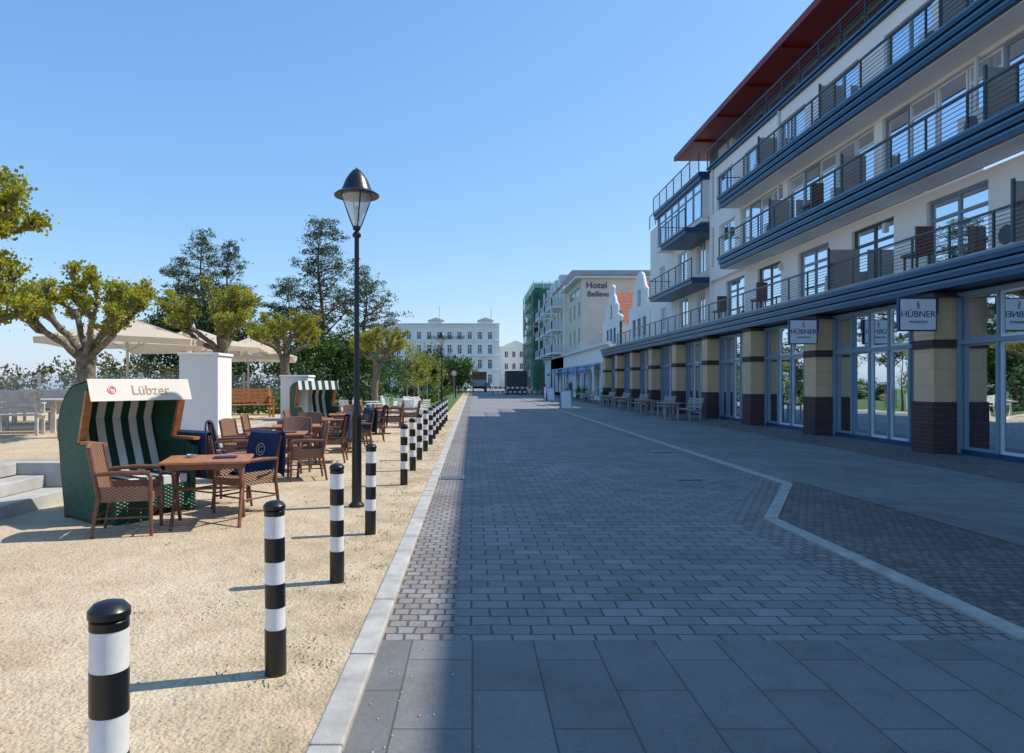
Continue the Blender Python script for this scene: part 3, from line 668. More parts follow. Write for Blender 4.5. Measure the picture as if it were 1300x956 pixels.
# ---------------------------------------------------------------- trees
def wander(p,d,l,k,jit,lift=0,zmin=None):
    pts=[Vector(p)]; d=Vector(d).normalized()
    for i in range(k):
        d=(d+Vector((random.gauss(0,jit),random.gauss(0,jit),random.gauss(0,jit)+lift)))
        if zmin is not None and d.z<zmin: d.z=zmin
        d.normalize(); pts.append(pts[-1]+d*l/k)
    return pts,d
def pollard(loc,h0,R_,top,rt,seed,nl=6,leafk=1.,angs=None):
    random.seed(seed); o=O('pollarded_tree',loc,0,smooth=('trunk','limbs')); C=[]
    pts,d=wander((0,0,-.08),(random.gauss(0,.06),random.gauss(0,.06),1),h0,6,.05)
    o.tube('trunk',M['bark'],pts,[rt*1.35,rt*1.05,rt*.95,rt*.92,rt*.95,rt*1.05,rt*1.15],12)
    base=pts[-1]; rise=top-h0
    def tuft(p,n,s):
        for i in range(int(n*leafk)): C.append((p.x+random.gauss(0,s),p.y+random.gauss(0,s),p.z+random.gauss(0,s*.8)+s*.3))
    for i in range(nl):
        a=angs[i] if angs else 2*math.pi*(i+random.uniform(-.2,.2))/nl
        lo=i%2; up=random.uniform(.45,.75) if lo else random.uniform(.9,1.5)
        l=R_*(random.uniform(.6,.72) if lo else .62)
        lp,ld=wander(base-Vector((0,0,random.uniform(.02,.2))),(math.cos(a),math.sin(a),up),l,6,.15,.05,.15)
        r0=rt*random.uniform(.44,.54); o.tube('limbs',M['bark'],lp,[r0*1.15,r0*.85,r0*.9,r0*.7,r0*.82,r0*.72,r0*1.0],9)
        tuft(lp[3],10,.05); tuft(lp[4],14,.05)
        for k in range(3):
            a2=a+(k-1)*random.uniform(.5,1.0); l2=min(R_*.55,rise*.5)*random.uniform(.75,1.2)
            sp,_=wander(lp[-1] if k!=1 else lp[-2],(math.cos(a2),math.sin(a2),random.uniform(.4,1.5) if k!=1 else .4),l2,6,.26,.1,.05)
            r1=r0*.6; o.tube('limbs',M['bark'],sp,[r1*1.1,r1*.8,r1*1.0,r1*.75,r1*1.0,r1*.85,r1*1.5],8)
            for q in sp[2:6]: tuft(q,42,.06)
            tuft(sp[-1]+Vector((0,0,.05)),150,.09)
            for t in range(3):
                tp,_=wander(sp[random.choice((2,4,6))],(random.gauss(0,1),random.gauss(0,1),random.uniform(.3,1.5)),random.uniform(.12,.28),3,.25)
                o.tube('limbs',M['bark'],tp,[r1*.6,r1*.5,r1*.6,r1*.85],6); tuft(tp[-1],75,.062)
    o.leaves('foliage',M['leafy'],C,.05,1.3); return o.done()
pollard((-7.75,14.,.5),1.8,1.65,3.85,.17,12,7,1.,[0.1,3.0,.9,-.35,2.3,3.9,5.2])
pollard((-7.3,19.,.5),2.15,1.6,4.1,.17,23,7,1.,[0.2,3.0,1.0,-.3,2.3,3.9,5.2])
pollard((-7.5,9.0,.5),1.5,1.75,3.3,.17,31,7,1.1,[.1,-.5,.5,2,3,4,5])
pollard((-7.15,9.4,.5),2.75,1.75,4.3,.16,35,6,1.1,[0.0,.6,-.6,2.2,3.2,4.4])
pollard((-4.5,32.,0),2.6,1.6,4.5,.17,47,7,1.1)
pollard((-6.9,26.,.5),2.2,1.6,4.2,.17,53,7,1.1)
def pine(loc,H_,Rm,seed,z0=.28,dens=1.):
    random.seed(seed); o=O('pine_tree',loc,random.random()*6,smooth=('trunk',)); C=[]
    pts=[Vector((0,0,-.15))]
    for i in range(10): pts.append(Vector((math.sin(i*.7)*.16,math.cos(i*.9)*.14,H_*(i+1)/10)))
    o.tube('trunk',M['pbark'],pts,[H_*.02*(1-i/10.6) for i in range(11)],10)
    nb=int(42*dens); ph=random.random()*6
    for i in range(nb):
        t=z0+(1-z0)*(i+random.random())/nb; z=H_*t; a=i*2.4+random.uniform(-.7,.7)
        prof=min(1,((1-t)/(1-z0))**.75*1.15+.12)*(.55+.45*math.sin(t*15+ph)**2)*(1+.25*math.sin(a+ph)); l=Rm*prof*random.uniform(.4,1.2)
        bp,_=wander((0,0,z),(math.cos(a),math.sin(a),random.uniform(-.1,.5)),l,6,.15,.06)
        o.tube('limbs',M['pbark'],bp,[.05*(1-k/7.)*(.4+l/Rm) for k in range(7)],5)
        for k in range(3,7):
            for s in range(int(2+1.3*l)):
                c=bp[k]+Vector((random.gauss(0,.3),random.gauss(0,.3),random.gauss(.08,.1)))
                for q in range(13): C.append((c.x+random.gauss(0,.13),c.y+random.gauss(0,.13),c.z+random.gauss(0,.07)))
    o.leaves('foliage',M['needle'],C,.055,3.8); return o.done()
pine((-10.0,45,0),12.0,4.2,3,.25,1.5); pine((-7.8,49,0),9.6,3.4,5,.25,1.1); pine((-12.8,47,0),8.6,3.4,6,.25,1.1); pine((-20.5,52,0),13.0,4.0,8,.3,1.4); pine((-17.8,50,0),11.6,3.4,13,.3,1.2); pine((-23.5,55,0),11.5,3.4,14,.3,1.1)
def blobs(name,loc,bl,mat_,n,size,trunk=None,seed=1):
    random.seed(seed); o=O(name,loc); C=[]; tot=sum(b[3]*b[4]*b[5] for b in bl)
    for (x,y,z,a,b,c) in bl:
        k=max(60,int(n*(a*b*c)/tot)); cl=max(5,k//45)
        for _ in range(cl):
            v=rng.normal(size=3); v/=np.linalg.norm(v); r=rng.uniform(.55,1.0); p=np.array((x,y,z))+v*r*np.array((a,b,c))
            s=min(a,b,c)*.2; C.append(p+rng.normal(size=(45,3))*s)
    C=np.concatenate(C); C[:,2]=np.maximum(C[:,2],.03)
    o.leaves('foliage',mat_,C,size)
    if trunk:
        h,r=trunk; pts,_=wander((0,0,-.1),(0,0,1),h,6,.05); o.tube('trunk',M['bark'],pts,[r*(1.2-.1*i) for i in range(7)],8)
        for i in range(6):
            a=i*1.05; bp,_=wander(pts[4],(math.cos(a),math.sin(a),1),h*.5,4,.15); o.tube('trunk',M['bark'],bp,[r*.5,r*.4,r*.3,r*.2,r*.1],6)
    return o.done()
blobs('leafy_tree',(-9.6,42,0),[(0,0,3.3,1.6,1.5,1.3),(-1.2,0,2.4,1.4,1.3,1.3),(1.3,.2,2.2,1.3,1.2,1.4)],M['leafg'],9000,.12,(3.,.12),2)
blobs('leafy_tree',(-7.5,43,0),[(0,0,2.9,1.4,1.3,1.5),(.6,0,1.5,1.2,1.2,1.3)],M['leafg'],7000,.12,(2.4,.1),3)
blobs('broadleaf_tree',(-19,47,0),[(0,0,5.5,2.6,2.2,2.4),(-2,0,4,2.2,2,2.2),(2.4,0,4,2.2,2,2.2),(1,0,2,3,2,1.8)],M['leafd'],14000,.16,(5.5,.2),4)
blobs('shrub_bed',(-14,38,0),[(-5,0,1.2,3,1.3,1.7),(0,0,1.6,2.6,1.3,2.2),(4.,0,1.2,2.4,1.2,1.8),(7,1,.9,1.8,1.,1.2)],M['leafd'],12000,.12,None,5)
blobs('hedge',(-29,31,.0),[(x,random.uniform(-.4,.4),1.3,1.8,.9,1.15+random.random()*.4) for x in range(-14,15,2)],M['leafo'],17000,.11,None,6)
blobs('hedge',(-46,36,.0),[(x,0,1.5,2.5,1.2,1.4) for x in range(-14,10,3)],M['leafd'],8000,.16,None,7)
blobs('flowering_shrub',(-6.9,23.5,.5),[(0,0,.3,1.1,.6,.4),(-1.4,.3,.3,.9,.5,.35)],M['leafg'],3000,.06,None,9)
blobs('low_shrub',(-8.8,22.5,.5),[(0,0,.35,.9,.6,.45)],M['leafg'],1800,.06,None,10)
for i,(x,y,h,r) in enumerate(((-1.9,92,5.2,1.9),(-5.5,100,6.5,2.4),(-9,108,7,2.8),(-3.8,70,3.6,1.2),(-13,95,7.,3.),(-8,120,6.5,2.6),(-4,135,5.5,2.2),(-16,80,6.5,2.8))):
    blobs('round_tree',(x,y,0),[(0,0,h-r,r,r,r),(-.4*r,.2,h-1.5*r,r*.8,r*.8,r*.8),(.5*r,0,h-1.4*r,r*.8,r*.7,r*.7)],M['leafg'] if i%2==0 else M['leafd'],4200,.19,(h-r,.1),20+i)
blobs('hedge',(-6.5,62,0),[(x,0,.8,1.4,.8,.9) for x in range(-8,4,2)],M['leafd'],6000,.12,None,30)
blobs('hedge',(-3.2,75,0),[(0,y,.6,.6,1.6,.8) for y in range(-22,30,3)],M['leafg'],7000,.12,None,31)
random.seed(99)
for i in range(9):
    y=36+i*4.6; x=-3.1+random.uniform(-.2,.2)-(i%2)*1.2
    o=O('young_tree',(x,y,0)); pts,_=wander((0,0,-.05),(0,0,1),3.2,5,.04); o.tube('trunk',M['bark'],pts,[.035,.03,.027,.023,.018,.012],6); C=[]
    for k in range(12):
        bp,_=wander(pts[random.choice((2,3,4,5))],(random.gauss(0,1),random.gauss(0,1),1.2),.9,3,.15); o.tube('trunk',M['bark'],bp,[.012,.01,.007,.004],4)
        for q in bp[1:]:
            for _ in range(10): C.append((q.x+random.gauss(0,.1),q.y+random.gauss(0,.1),q.z+random.gauss(0,.1)))
    o.leaves('foliage',M['leafy'],C,.07); o.box('stake',M['woodw'],.25,.3,-.02,.03,-.05,1.5); o.done()

# ---------------------------------------------------------------- parasols
def parasol(loc,half,ze,za,rot):
    o=O('large_parasol',loc,rot)
    rim=[]
    for k in range(8):
        a=k*math.pi/4; rr=half*(1.28 if k%2 else 1.0); rim.append((rr*math.cos(a),rr*math.sin(a),ze if k%2 else ze+.06))
    for k in range(8):
        p,q=rim[k],rim[(k+1)%8]
        ap=(0,0,za); pm=(p[0]*.5,p[1]*.5,(p[2]+za)/2-.04); qm=(q[0]*.5,q[1]*.5,(q[2]+za)/2-.04)
        o.quad('canopy',M['parasol'],ap,pm,qm); o.quad('canopy',M['parasol'],pm,p,q,qm)
        o.quad('valance',M['parasol'],p,q,(q[0]*.995,q[1]*.995,q[2]-.15),(p[0]*.995,p[1]*.995,p[2]-.15))
        o.tube('ribs',M['woodw'],[(0,0,za-.08),(p[0]*.5,p[1]*.5,pm[2]-.03),(p[0],p[1],p[2]-.02)],.015,5)
        o.tube('ribs',M['woodw'],[(0,0,ze-.25),(p[0]*.5,p[1]*.5,pm[2]-.04)],.012,5)
    o.tube('pole',M['woodw'],[(0,0,0),(0,0,za+.1)],.035,10); o.lathe('finial',M['woodw'],[(.05,za-.02),(.06,za+.05),(.02,za+.14)],n=10)
    o.box('foot',M['concrete'],-.4,.4,-.4,.4,0,.12); return o.done()
parasol((-9.2,18.2,.47),1.9,2.2,2.9,.3); parasol((-9.4,23.,.47),2.,2.25,2.95,.5); parasol((-9.0,27.4,.47),1.9,2.1,2.9,.2)
o=O('closed_parasol',(-8.8,21.,.47),smooth=('all',)); o.tube('pole',M['woodw'],[(0,0,0),(0,0,3.0)],.03,8); o.lathe('cloth',M['parasol'],[(.05,1.2),(.2,1.3),(.17,2.),(.12,2.6),(.04,2.95)],n=10); o.box('foot',M['concrete'],-.3,.3,-.3,.3,0,.1); o.done()

# ---------------------------------------------------------------- hooded beach chair
def strandkorb(loc,rot,label=True):
    o=O('hooded_beach_chair',loc,rot,smooth=('wicker_sides','wicker_hood'))
    W=.6
    low=[(-.42,0.03),(.36,0.03),(.46,.5),(.52,.88),(-.3,.88),(-.5,.8),(-.5,.66),(-.44,.55)]
    for s in (-1,1):
        x0,x1=(s*W,s*(W-.07)); o.prism('wicker_sides',M['gwick'],low,min(x0,x1),max(x0,x1))
        hood=[(.0,.88),(.52,.88)]+[(.56*math.cos(a),.95+.62*math.sin(a)) for a in [R(t) for t in (0,15,30,45,60,75,90)]]+[(-.22,1.6),(-.2,1.48)]
        o.prism('wicker_sides',M['gwick'],hood,min(x0,x1)+.001,max(x0,x1)-.001)
        o.box('wood_trim',M['wood'],min(x0,x1)-.01,max(x0,x1)+.01,-.52,-.05,.885,.92)
        o.prism('wood_trim',M['wood'],[(-.03,.9),(.03,.9),(-.17,1.5),(-.22,1.5)],min(x0,x1)-.006,max(x0,x1)+.006)
        for yy in (-.4,.3): o.box('wood_trim',M['woodd'],min(x0,x1)-.004,max(x0,x1)+.004,yy,yy+.07,-.0,.14)
    arc=[(.57*math.cos(R(t)),.95+.63*math.sin(R(t))) for t in range(0,91,10)]+[(-.23,1.62)]
    back=[(.37,.05),(.47,.5),(.53,.88)]+arc
    for i in range(len(back)-1):
        (y0,z0),(y1,z1)=back[i],back[i+1]
        o.quad('wicker_hood',M['gwick'],(-W,y0,z0),(W,y0,z0),(W,y1,z1),(-W,y1,z1))
    inn=[(.2,.42),(.42,.95),(.47,1.15),(.38,1.38),(.2,1.5),(-.2,1.55)]
    for i in range(len(inn)-1):
        (y0,z0),(y1,z1)=inn[i],inn[i+1]; o.quad('striped_lining',M['stripe'],(-W+.08,y0,z0),(W-.08,y0,z0),(W-.08,y1,z1),(-W+.08,y1,z1))
    for s in (-1,1):
        o.box('side_cushions',M['stripe'],s*(W-.075)-.012,s*(W-.075)+.012,-.3,.3,.5,.84)
    o.box('seat_cushion',M['stripe'],-W+.08,W-.08,-.4,.22,.36,.46); o.box('front_panel',M['gwick'],-W+.07,W-.07,-.42,-.36,.08,.35)
    o.prism('canvas_flap',M['canvas'] if label else M['stripe'],[(-.235,1.63),(-.225,1.635),(-.32,1.38),(-.33,1.382)],-W-.01,W+.01)
    if label:
        T=Matrix.Translation((.1,-.288,1.5))@Matrix.Rotation(R(69.5),4,'X'); text(o,'lettering','Lübzer',.17,M['logo'],T,.002)
        T=Matrix.Translation((-.36,-.288,1.5))@Matrix.Rotation(R(69.5),4,'X'); text(o,'emblem','©',.13,M['signr'],T,.002)
    o.box('footrest',M['gwick'],-.48,-.05,-.62,-.44,.0,.3); o.box('footrest',M['stripe'],-.48,-.05,-.62,-.44,.3,.36)
    return o.done()
strandkorb((-4.18,8.35,0),R(53)); strandkorb((-4.6,19.9,0),R(35),False)

# ---------------------------------------------------------------- furniture
o=O('wicker_armchair',(-3.66,7.3,0),R(104),bevel=.006,smooth=())
for x in (-.26,.26):
    o.tube('frame',M['woodd'],[(x,-.26,0),(x,-.25,.62),(x*1.04,-.2,.655)],[.02,.022,.022],8)
    o.tube('frame',M['woodd'],[(x*.98,.31,0),(x,.24,.42)],[.018,.024],8)
    o.tube('frame',M['woodd'],[(x,.24,.42),(x*.95,.33,.93)],[.022,.018],8)
    o.tube('frame',M['woodd'],[(x*1.04,-.25,.655),(x*1.08,0,.665),(x*1.0,.27,.65)],[.026,.028,.022],8)
    o.tube('frame',M['woodd'],[(x,-.25,.2),(x,.28,.2)],.012,6)
o.tube('frame',M['woodd'],[(-.26,-.25,.22),(.26,-.25,.22)],.012,6); o.tube('frame',M['woodd'],[(-.26,.29,.2),(.26,.29,.2)],.012,6)
for s in (-1,1): o.quad('weave',M['wick'],(s*.255,-.24,.42),(s*.255,.24,.42),(s*.255,.24,.52),(s*.255,-.24,.52))
o.box('weave',M['wick'],-.25,.25,-.27,.25,.36,.45)
n_=8; vs=[]
for i in range(n_+1):
    x=-.25+.5*i/n_; cv=.03*math.cos((x/.25)*1.5); top_=.93+.03*math.cos(x/.25*1.5)
    vs+=[(x,.24+cv,.44),(x,.33+cv,top_),(x,.27+cv,.44),(x,.36+cv,top_)]
fs=[]
for i in range(n_):
    a=4*i;b=a+4; fs+=[(a,b,b+1,a+1),(a+2,a+3,b+3,b+2),(a+1,b+1,b+3,a+3),(a,a+2,b+2,b)]
fs+=[(0,1,3,2),(4*n_,4*n_+2,4*n_+3,4*n_+1)]
o.add('weave',M['wick'],vs,fs); chair=o.done()
def blanket(parent,seed):
    random.seed(seed); o=O('blanket',smooth=('cloth',)); vs=[];fs=[]; nx,ns=9,14
    path=[(-.03,.47),(.1,.475),(.2,.5),(.235,.62),(.265,.76),(.295,.88),(.32,.955),(.36,.985),(.41,.96),(.42,.85),(.41,.72),(.40,.6),(.395,.5),(.39,.42)]
    for i in range(nx):
        for j in range(ns):
            x=-.27+.54*i/(nx-1); y,z=path[j]; f=.018*math.sin(i*1.9+seed)*(abs(j-7)/7.)
            vs.append((x*(1+.03*math.sin(j+seed)),y+f*(1 if j>7 else -.6)-.012*(j<7),z-(.03*math.sin(i*1.3+seed) if j in(0,ns-1) else 0)))
    for i in range(nx-1):
        for j in range(ns-1): fs.append((i*ns+j,(i+1)*ns+j,(i+1)*ns+j+1,i*ns+j+1))
    o.add('cloth',M['navy'],vs,fs)
    b=o.done(); md=b.modifiers.new('s','SOLIDIFY'); md.thickness=.012; b.parent=parent
    T=Matrix.Translation((0,.437,.74))@Matrix.Rotation(R(180),4,'Z')@Matrix.Rotation(R(90),4,'X')
    cu=bpy.data.curves.new('crest','FONT'); cu.body='©'; cu.size=.22; cu.extrude=.002; cu.align_x='CENTER'; cu.align_y='CENTER'; cu.materials.append(M['logo'])
    e=bpy.data.objects.new('crest',cu); scene.collection.objects.link(e); e.parent=parent; e.matrix_local=T
    T2=Matrix.Translation((0,.232,.74))@Matrix.Rotation(R(78),4,'X')
    e2=bpy.data.objects.new('crest',cu); scene.collection.objects.link(e2); e2.parent=parent; e2.matrix_local=T2
def chairat(x,y,deg,bl=False):
    c=dup(chair,'wicker_armchair',(x,y,0),R(deg))
    if bl: blanket(c,int(abs(x)*100)%17+1)
    return c
o=O('wooden_table',(-2.98,7.72,0),R(14),bevel=.004)
for k in range(8): o.box('top',M['wood'],-.46,.46,-.4+k*.1+.003,-.4+(k+1)*.1-.003,.715,.74)
o.box('apron',M['woodd'],-.4,.4,-.34,-.31,.65,.715); o.box('apron',M['woodd'],-.4,.4,.31,.34,.65,.715); o.box('apron',M['woodd'],-.4,-.37,-.31,.31,.65,.715); o.box('apron',M['woodd'],.37,.4,-.31,.31,.65,.715)
for x in (-.35,.35):
    for s in (-1,1): o.tube('legs',M['woodd'],[(x,s*.3,0),(x,-s*.02,.42),(x,-s*.28,.7)],.022,6)
o.tube('legs',M['woodd'],[(-.35,0,.4),(.35,0,.4)],.018,6); o.box('menu',M['navy'],.05,.3,-.1,.1,.74,.755); o.lathe('ashtray',M['steel'],[(.05,.74),(.06,.775),(.05,.776),(.04,.75)],-.2,.1,12)
table=o.done()
chairat(-2.8,8.42,-32,True); chairat(-3.35,9.0,150,True)
def tset(x,y,rot,cs):
    dup(table,'wooden_table',(x,y,0),rot)
    for dx,dy,d,b in cs: chairat(x+dx,y+dy,d,b)
tset(-3.3,11.6,.15,[(.55,-.35,-70,False),(-.6,-.5,110,True),(.1,.75,10,False),(-.7,.4,80,False)])
tset(-3.5,13.6,.3,[(.65,.1,-85,True),(-.7,0,95,False),(0,.75,0,False)])
tset(-3.3,16.,.1,[(.65,-.3,-70,True),(.5,.5,-60,True),(-.75,.1,90,False)])
tset(-3.4,18.4,.2,[(.7,0,-80,True),(0,.8,5,False)])
tset(-3.2,21.2,.0,[(.7,.1,-80,False),(-.6,-.2,100,True)])
tset(-2.9,24.,.2,[(.7,.1,-80,False),(-.7,0,90,False)])
def bench(name,loc,rot,m,L_=1.6):
    o=O(name,loc,rot,bevel=.005)
    for k in range(5): o.box('seat',m,-L_/2,L_/2,-.25+k*.095,-.25+k*.095+.08,.42,.45)
    for k in range(4): o.box('backrest',m,-L_/2,L_/2,.24+.03*k,.265+.03*k,.5+k*.11,.59+k*.11)
    for x in (-L_/2+.06,L_/2-.12):
        o.box('legs',m,x,x+.06,-.25,-.19,0,.66); o.box('legs',m,x,x+.06,.2,.27,0,.5); o.prism('legs',m,[(.2,.5),(.27,.5),(.4,.95),(.35,.95)],x,x+.06)
        o.box('arms',m,x-.01,x+.07,-.3,.3,.66,.69); o.box('legs',m,x+.01,x+.05,-.19,.2,.34,.42)
    return o.done()
def picnic(loc,rot):
    o=O('picnic_table',loc,rot,bevel=.005)
    for k in range(5): o.box('top',M['woodw'],-.9,.9,-.4+k*.16,-.4+k*.16+.145,.71,.75)
    for x in (-.7,.6): o.box('legs',M['woodw'],x,x+.1,-.3,-.2,0,.71); o.box('legs',M['woodw'],x,x+.1,.2,.3,0,.71); o.box('legs',M['woodw'],x+.02,x+.08,-.2,.2,.3,.4)
    return o.done()
for (x,y,r_) in ((-10.0,15.2,.3),(-9.6,18.6,.2),(-12.2,19.,.1)):
    picnic((x,y,.47),r_); bench('garden_bench',(x+.1,y-.85,.47),r_+math.pi,M['woodw']); bench('garden_bench',(x-.2,y+.85,.47),r_,M['woodw'])
bench('garden_bench',(-6.9,21.,.47),R(30),M['wood']); bench('garden_bench',(-7.0,18.2,.47),R(-60),M['wood'],1.2)
for y in (29.6,33.5,38.6,43.,47.4,55.,57.5): bench('street_bench',(9.35,y,-.012),R(-90),M['woodg'],1.9)
o=O('picnic_table',(8.4,29.4,-.016),R(90),bevel=.005)
for k in range(5): o.box('top',M['woodg'],-.7,.7,-.35+k*.14,-.35+k*.14+.13,.7,.74)
for x in (-.6,.5):
    for yy in (-.3,.24): o.box('legs',M['woodg'],x,x+.08,yy,yy+.06,0,.7)
    o.box('legs',M['woodg'],x+.01,x+.07,-.22,.24,.62,.7)
t2=o.done()
for y in (34,39,43.5): dup(t2,'picnic_table',(8.5,y,-.016),R(90))
o=O('white_garden_chair',(-4.5,27,0),.4)
for x in (-.2,.2):
    o.tube('frame',M['whitep'],[(x,-.22,0),(x,-.18,.45),(x,.2,.45),(x*.9,.28,.9)],.014,6); o.tube('frame',M['whitep'],[(x,.26,0),(x,.15,.45)],.014,6)
for k in range(6): o.box('slats',M['whitep'],-.2,.2,-.18+k*.065,-.18+k*.065+.045,.455,.47)
for k in range(4): o.box('slats',M['whitep'],-.2,.2,.21+.018*k,.225+.018*k,.56+k*.085,.62+k*.085)
wc=o.done()
random.seed(5)
for i in range(15):
    dup(wc,'white_garden_chair',(random.uniform(-5.2,-1.9),25.6+i*.72,0),random.random()*6)
o=O('bistro_table',(-4,28.,0)); o.lathe('t',M['whitep'],[(.2,0),(.2,.02),(.025,.04),(.025,.7),(.35,.71),(.35,.73)],n=16); bt=o.done()
for (x,y) in ((-2.6,27.2),(-4.6,31),(-2.7,31.5),(-3.4,34.3)): dup(bt,'bistro_table',(x,y,0))
def aframe(loc,rot,m=M['signw'],h=1.15):
    o=O('pavement_sign',loc,rot); o.add('boards',M['steel'],[(-.33,-.32,0),(.33,-.32,0),(.33,-.02,h),(-.33,-.02,h),(-.33,.32,0),(.33,.32,0),(.33,.02,h),(-.33,.02,h)],[(0,1,2,3),(4,5,6,7),(3,2,6,7)])
    o.add('poster',m,[(-.28,-.31,.1),(.28,-.31,.1),(.28,-.05,h-.08),(-.28,-.05,h-.08)],[(0,1,2,3)]); return o.done()
aframe((5.45,40,-.016),.0); aframe((6.6,58,-.016),.1); aframe((7.2,66,-.016),.0)
o=O('site_barrier',(5.,84,-.03))
for k in range(3):
    x=-2.6+k*1.8
    for j in range(6): o.box('boards',M['signr'] if j%2 else M['whitep'],x+j*.29,x+(j+1)*.29-.001,-.02,.02,.8,1.05); o.box('boards',M['signr'] if (j+1)%2 else M['whitep'],x+j*.29,x+(j+1)*.29-.001,-.02,.02,.3,.5)
    o.box('feet',M['rubber'],x,x+.08,-.3,.3,0,.1); o.box('posts',M['steel'],x+.02,x+.06,-.015,.015,.1,1.1); o.box('feet',M['rubber'],x+1.66,x+1.74,-.3,.3,0,.1); o.box('posts',M['steel'],x+1.68,x+1.72,-.015,.015,.1,1.1)
o.done()
o=O('site_container',(6.,90,-.02),bevel=.02); o.box('body',M['roofd'],-1.5,1.2,0,6,.1,3.1)
for k in range(12): o.box('ribs',M['roofd'],-1.45+k*.22,-1.35+k*.22,-.04,0,.2,3.0)
o.box('frame',M['rubber'],-1.55,1.25,-.02,.1,0,.12); o.box('frame',M['rubber'],-1.55,1.25,5.9,6,0,.12); o.done()
def wheels(o,xs,ys,r):
    for x in xs:
        for y in ys: o.tube('wheels',M['rubber'],[(x-.1,y,r),(x+.1,y,r)],r,14)
o=O('delivery_truck',(1.1,112,-.03),bevel=.03); o.box('cargo_box',M['truck'],-1.2,1.2,0,5,.9,3.3); o.box('tail_lift',M['steel'],-1.1,1.1,-.08,0,.9,2.0)
o.prism('cab',M['truck'],[(5.1,.6),(7,.6),(7.1,1.4),(6.7,2.6),(5.1,2.7)],-1.05,1.05); o.box('chassis',M['rubber'],-.9,.9,.1,6.6,.55,.9); o.box('lights',M['signr'],-1.1,-.8,-.1,-.08,.65,.8);o.box('lights',M['signr'],.8,1.1,-.1,-.08,.65,.8)
wheels(o,(-1,1),(1,6),.48); o.done()
def car(loc,rot,m):
    o=O('parked_car',loc,rot,bevel=.03)
    o.prism('body',m,[(-2.1,.3),(2.1,.3),(2.15,.65),(1.9,.85),(1.,.95),(-1.9,1.0),(-2.15,.75)],-.85,.85)
    o.prism('cabin',M['cglass'],[(1.,.95),(.3,1.42),(-1.2,1.46),(-1.85,1.)],-.74,.74); o.prism('roof',m,[(.3,1.42),(.2,1.47),(-1.2,1.5),(-1.3,1.45)],-.7,.7)
    wheels(o,(-.78,.78),(-1.3,1.3),.31); o.box('lights',M['signr'],-.8,-.55,2.12,2.16,.6,.75); o.box('lights',M['signr'],.55,.8,2.12,2.16,.6,.75); o.box('plate',M['whitep'],-.25,.25,-2.17,-2.13,.5,.6); return o.done()
car((-5.,122,.0),.3,M['carw']); car((-8.2,124,.0),.3,M['carr']); car((-2.8,150,.0),1.4,M['carw']); car((3.2,152,-.03),0,M['carr']); car((-6.5,140,.0),0.,M['carw'])
o=O('traffic_sign',(-1.5,55,0)); o.tube('post',M['steel'],[(0,0,-.05),(0,0,2.5)],.03,8); o.T=Matrix.Translation((0,-.04,2.3))@Matrix.Rotation(R(90),4,'X'); o.lathe('disc',M['signr'],[(.3,0),(.3,.01)],n=24); o.lathe('disc',M['whitep'],[(.2,.011),(.2,.014)],n=24); o.T=Matrix.Identity(4); o.done()
for (x,y) in ((9.9,51),(9.9,60),(9.9,64)):
    o=O('potted_shrub',(x,y,-.012)); o.lathe('pot',M['roofd'],[(.18,0),(.25,.45),(.22,.44)],n=14); o.leaves('foliage',M['leafg'],np.array((0,0,.8))+rng.normal(size=(500,3))*np.array((.16,.16,.2)),.06); o.done()

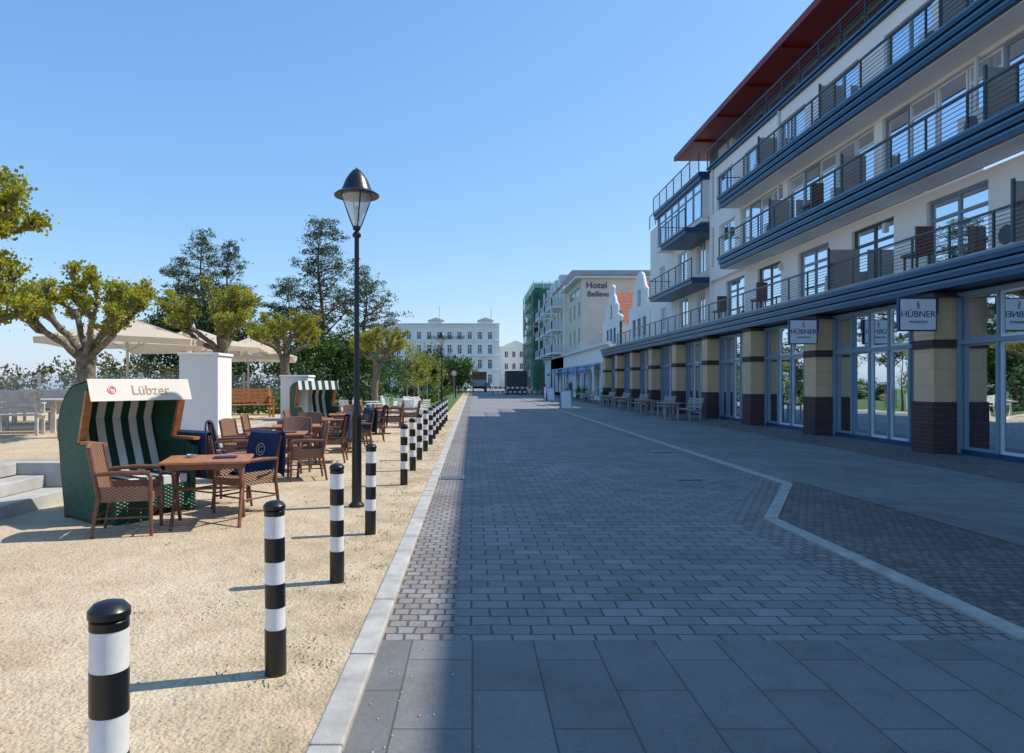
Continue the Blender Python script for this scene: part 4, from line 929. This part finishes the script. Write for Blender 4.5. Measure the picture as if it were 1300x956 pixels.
# ---------------------------------------------------------------- people
def person(loc,rot,shirt,stride=.25,hgt=1.72):
    k=hgt/1.72
    V={'pel':(0,0,.95,.14),'bel':(0,.0,1.1,.125),'che':(0,.01,1.3,.15),'nk0':(0,.01,1.45,.07),'nk':(0,0,1.5,.055),'hd':(0,-.01,1.6,.088),'ht':(0,0,1.66,.07)}
    E=[('pel','bel'),('bel','che'),('che','nk0'),('nk0','nk'),('nk','hd'),('hd','ht')]
    for s,n_ in ((-1,'l'),(1,'r')):
        st=s*stride
        V.update({n_+'hip':(s*.09,0,.88,.095),n_+'kn':(s*.1,-st*.5-.03,.5,.065),n_+'an':(s*.1,-st+.03,.1,.042),n_+'to':(s*.11,-st-.13,.05,.038),
          n_+'sh':(s*.17,.01,1.4,.065),n_+'el':(s*.23,st*.4+.02,1.13,.045),n_+'wr':(s*.25,st*.9-.06,.9,.028),n_+'pa':(s*.25,st*.95-.08,.84,.03)})
        E+=[('pel',n_+'hip'),(n_+'hip',n_+'kn'),(n_+'kn',n_+'an'),(n_+'an',n_+'to'),('che',n_+'sh'),(n_+'sh',n_+'el'),(n_+'el',n_+'wr'),(n_+'wr',n_+'pa')]
        for f in range(4):
            V[n_+'f%d'%f]=(s*.25,st*.95-.105+.018*f,.765-(.012 if f in(1,2) else 0),.008); E.append((n_+'pa',n_+'f%d'%f))
        V[n_+'th']=(s*.245,st*.95-.13,.83,.009); E.append((n_+'pa',n_+'th'))
    names=list(V); me=bpy.data.meshes.new('body'); me.from_pydata([(V[q][0]*k,V[q][1]*k,V[q][2]*k) for q in names],[(names.index(a),names.index(b)) for a,b in E],[])
    ob=bpy.data.objects.new('person',me); scene.collection.objects.link(ob)
    md=ob.modifiers.new('skin','SKIN')
    for i,q in enumerate(names):
        sv=me.skin_vertices[0].data[i]; r=V[q][3]*k; sv.radius=(r,r*.8) if q in('pel','bel','che') else (r,r); sv.use_root=(q=='pel')
    ob.modifiers.new('ss','SUBSURF').levels=1; ob.modifiers['ss'].render_levels=1
    bpy.context.view_layer.update(); dg=bpy.context.evaluated_depsgraph_get(); m2=bpy.data.meshes.new_from_object(ob.evaluated_get(dg)); ob.modifiers.clear(); ob.data=m2
    m2.materials.clear()
    for m in (M['rubber'],M['tr'],shirt,M['skin'],M['hair']): m2.materials.append(m)
    for p in m2.polygons:
        x,y,z=[c/k for c in p.center]
        if z<.09: i=0
        elif z<.97 and abs(x)<.2: i=1
        elif z<.93: i=3
        elif z<1.46: i=2
        elif z>1.66 or (z>1.52 and y>.03): i=4
        else: i=3
        p.material_index=i; p.use_smooth=True
    ob.location=loc; ob.rotation_euler=(0,0,rot); return ob
person((9.1,66,-.01),.3,M['sh2']); person((9.6,67,-.01),.5,M['sh1'],.15,1.8); person((8.3,80,-.01),3.,M['sh3']); person((1.9,100,-.02),0,M['sh1'],.3); person((-.9,88,.0),3.1,M['sh2'],.3)
bpy.context.view_layer.update()
print('objects',len(bpy.data.objects))
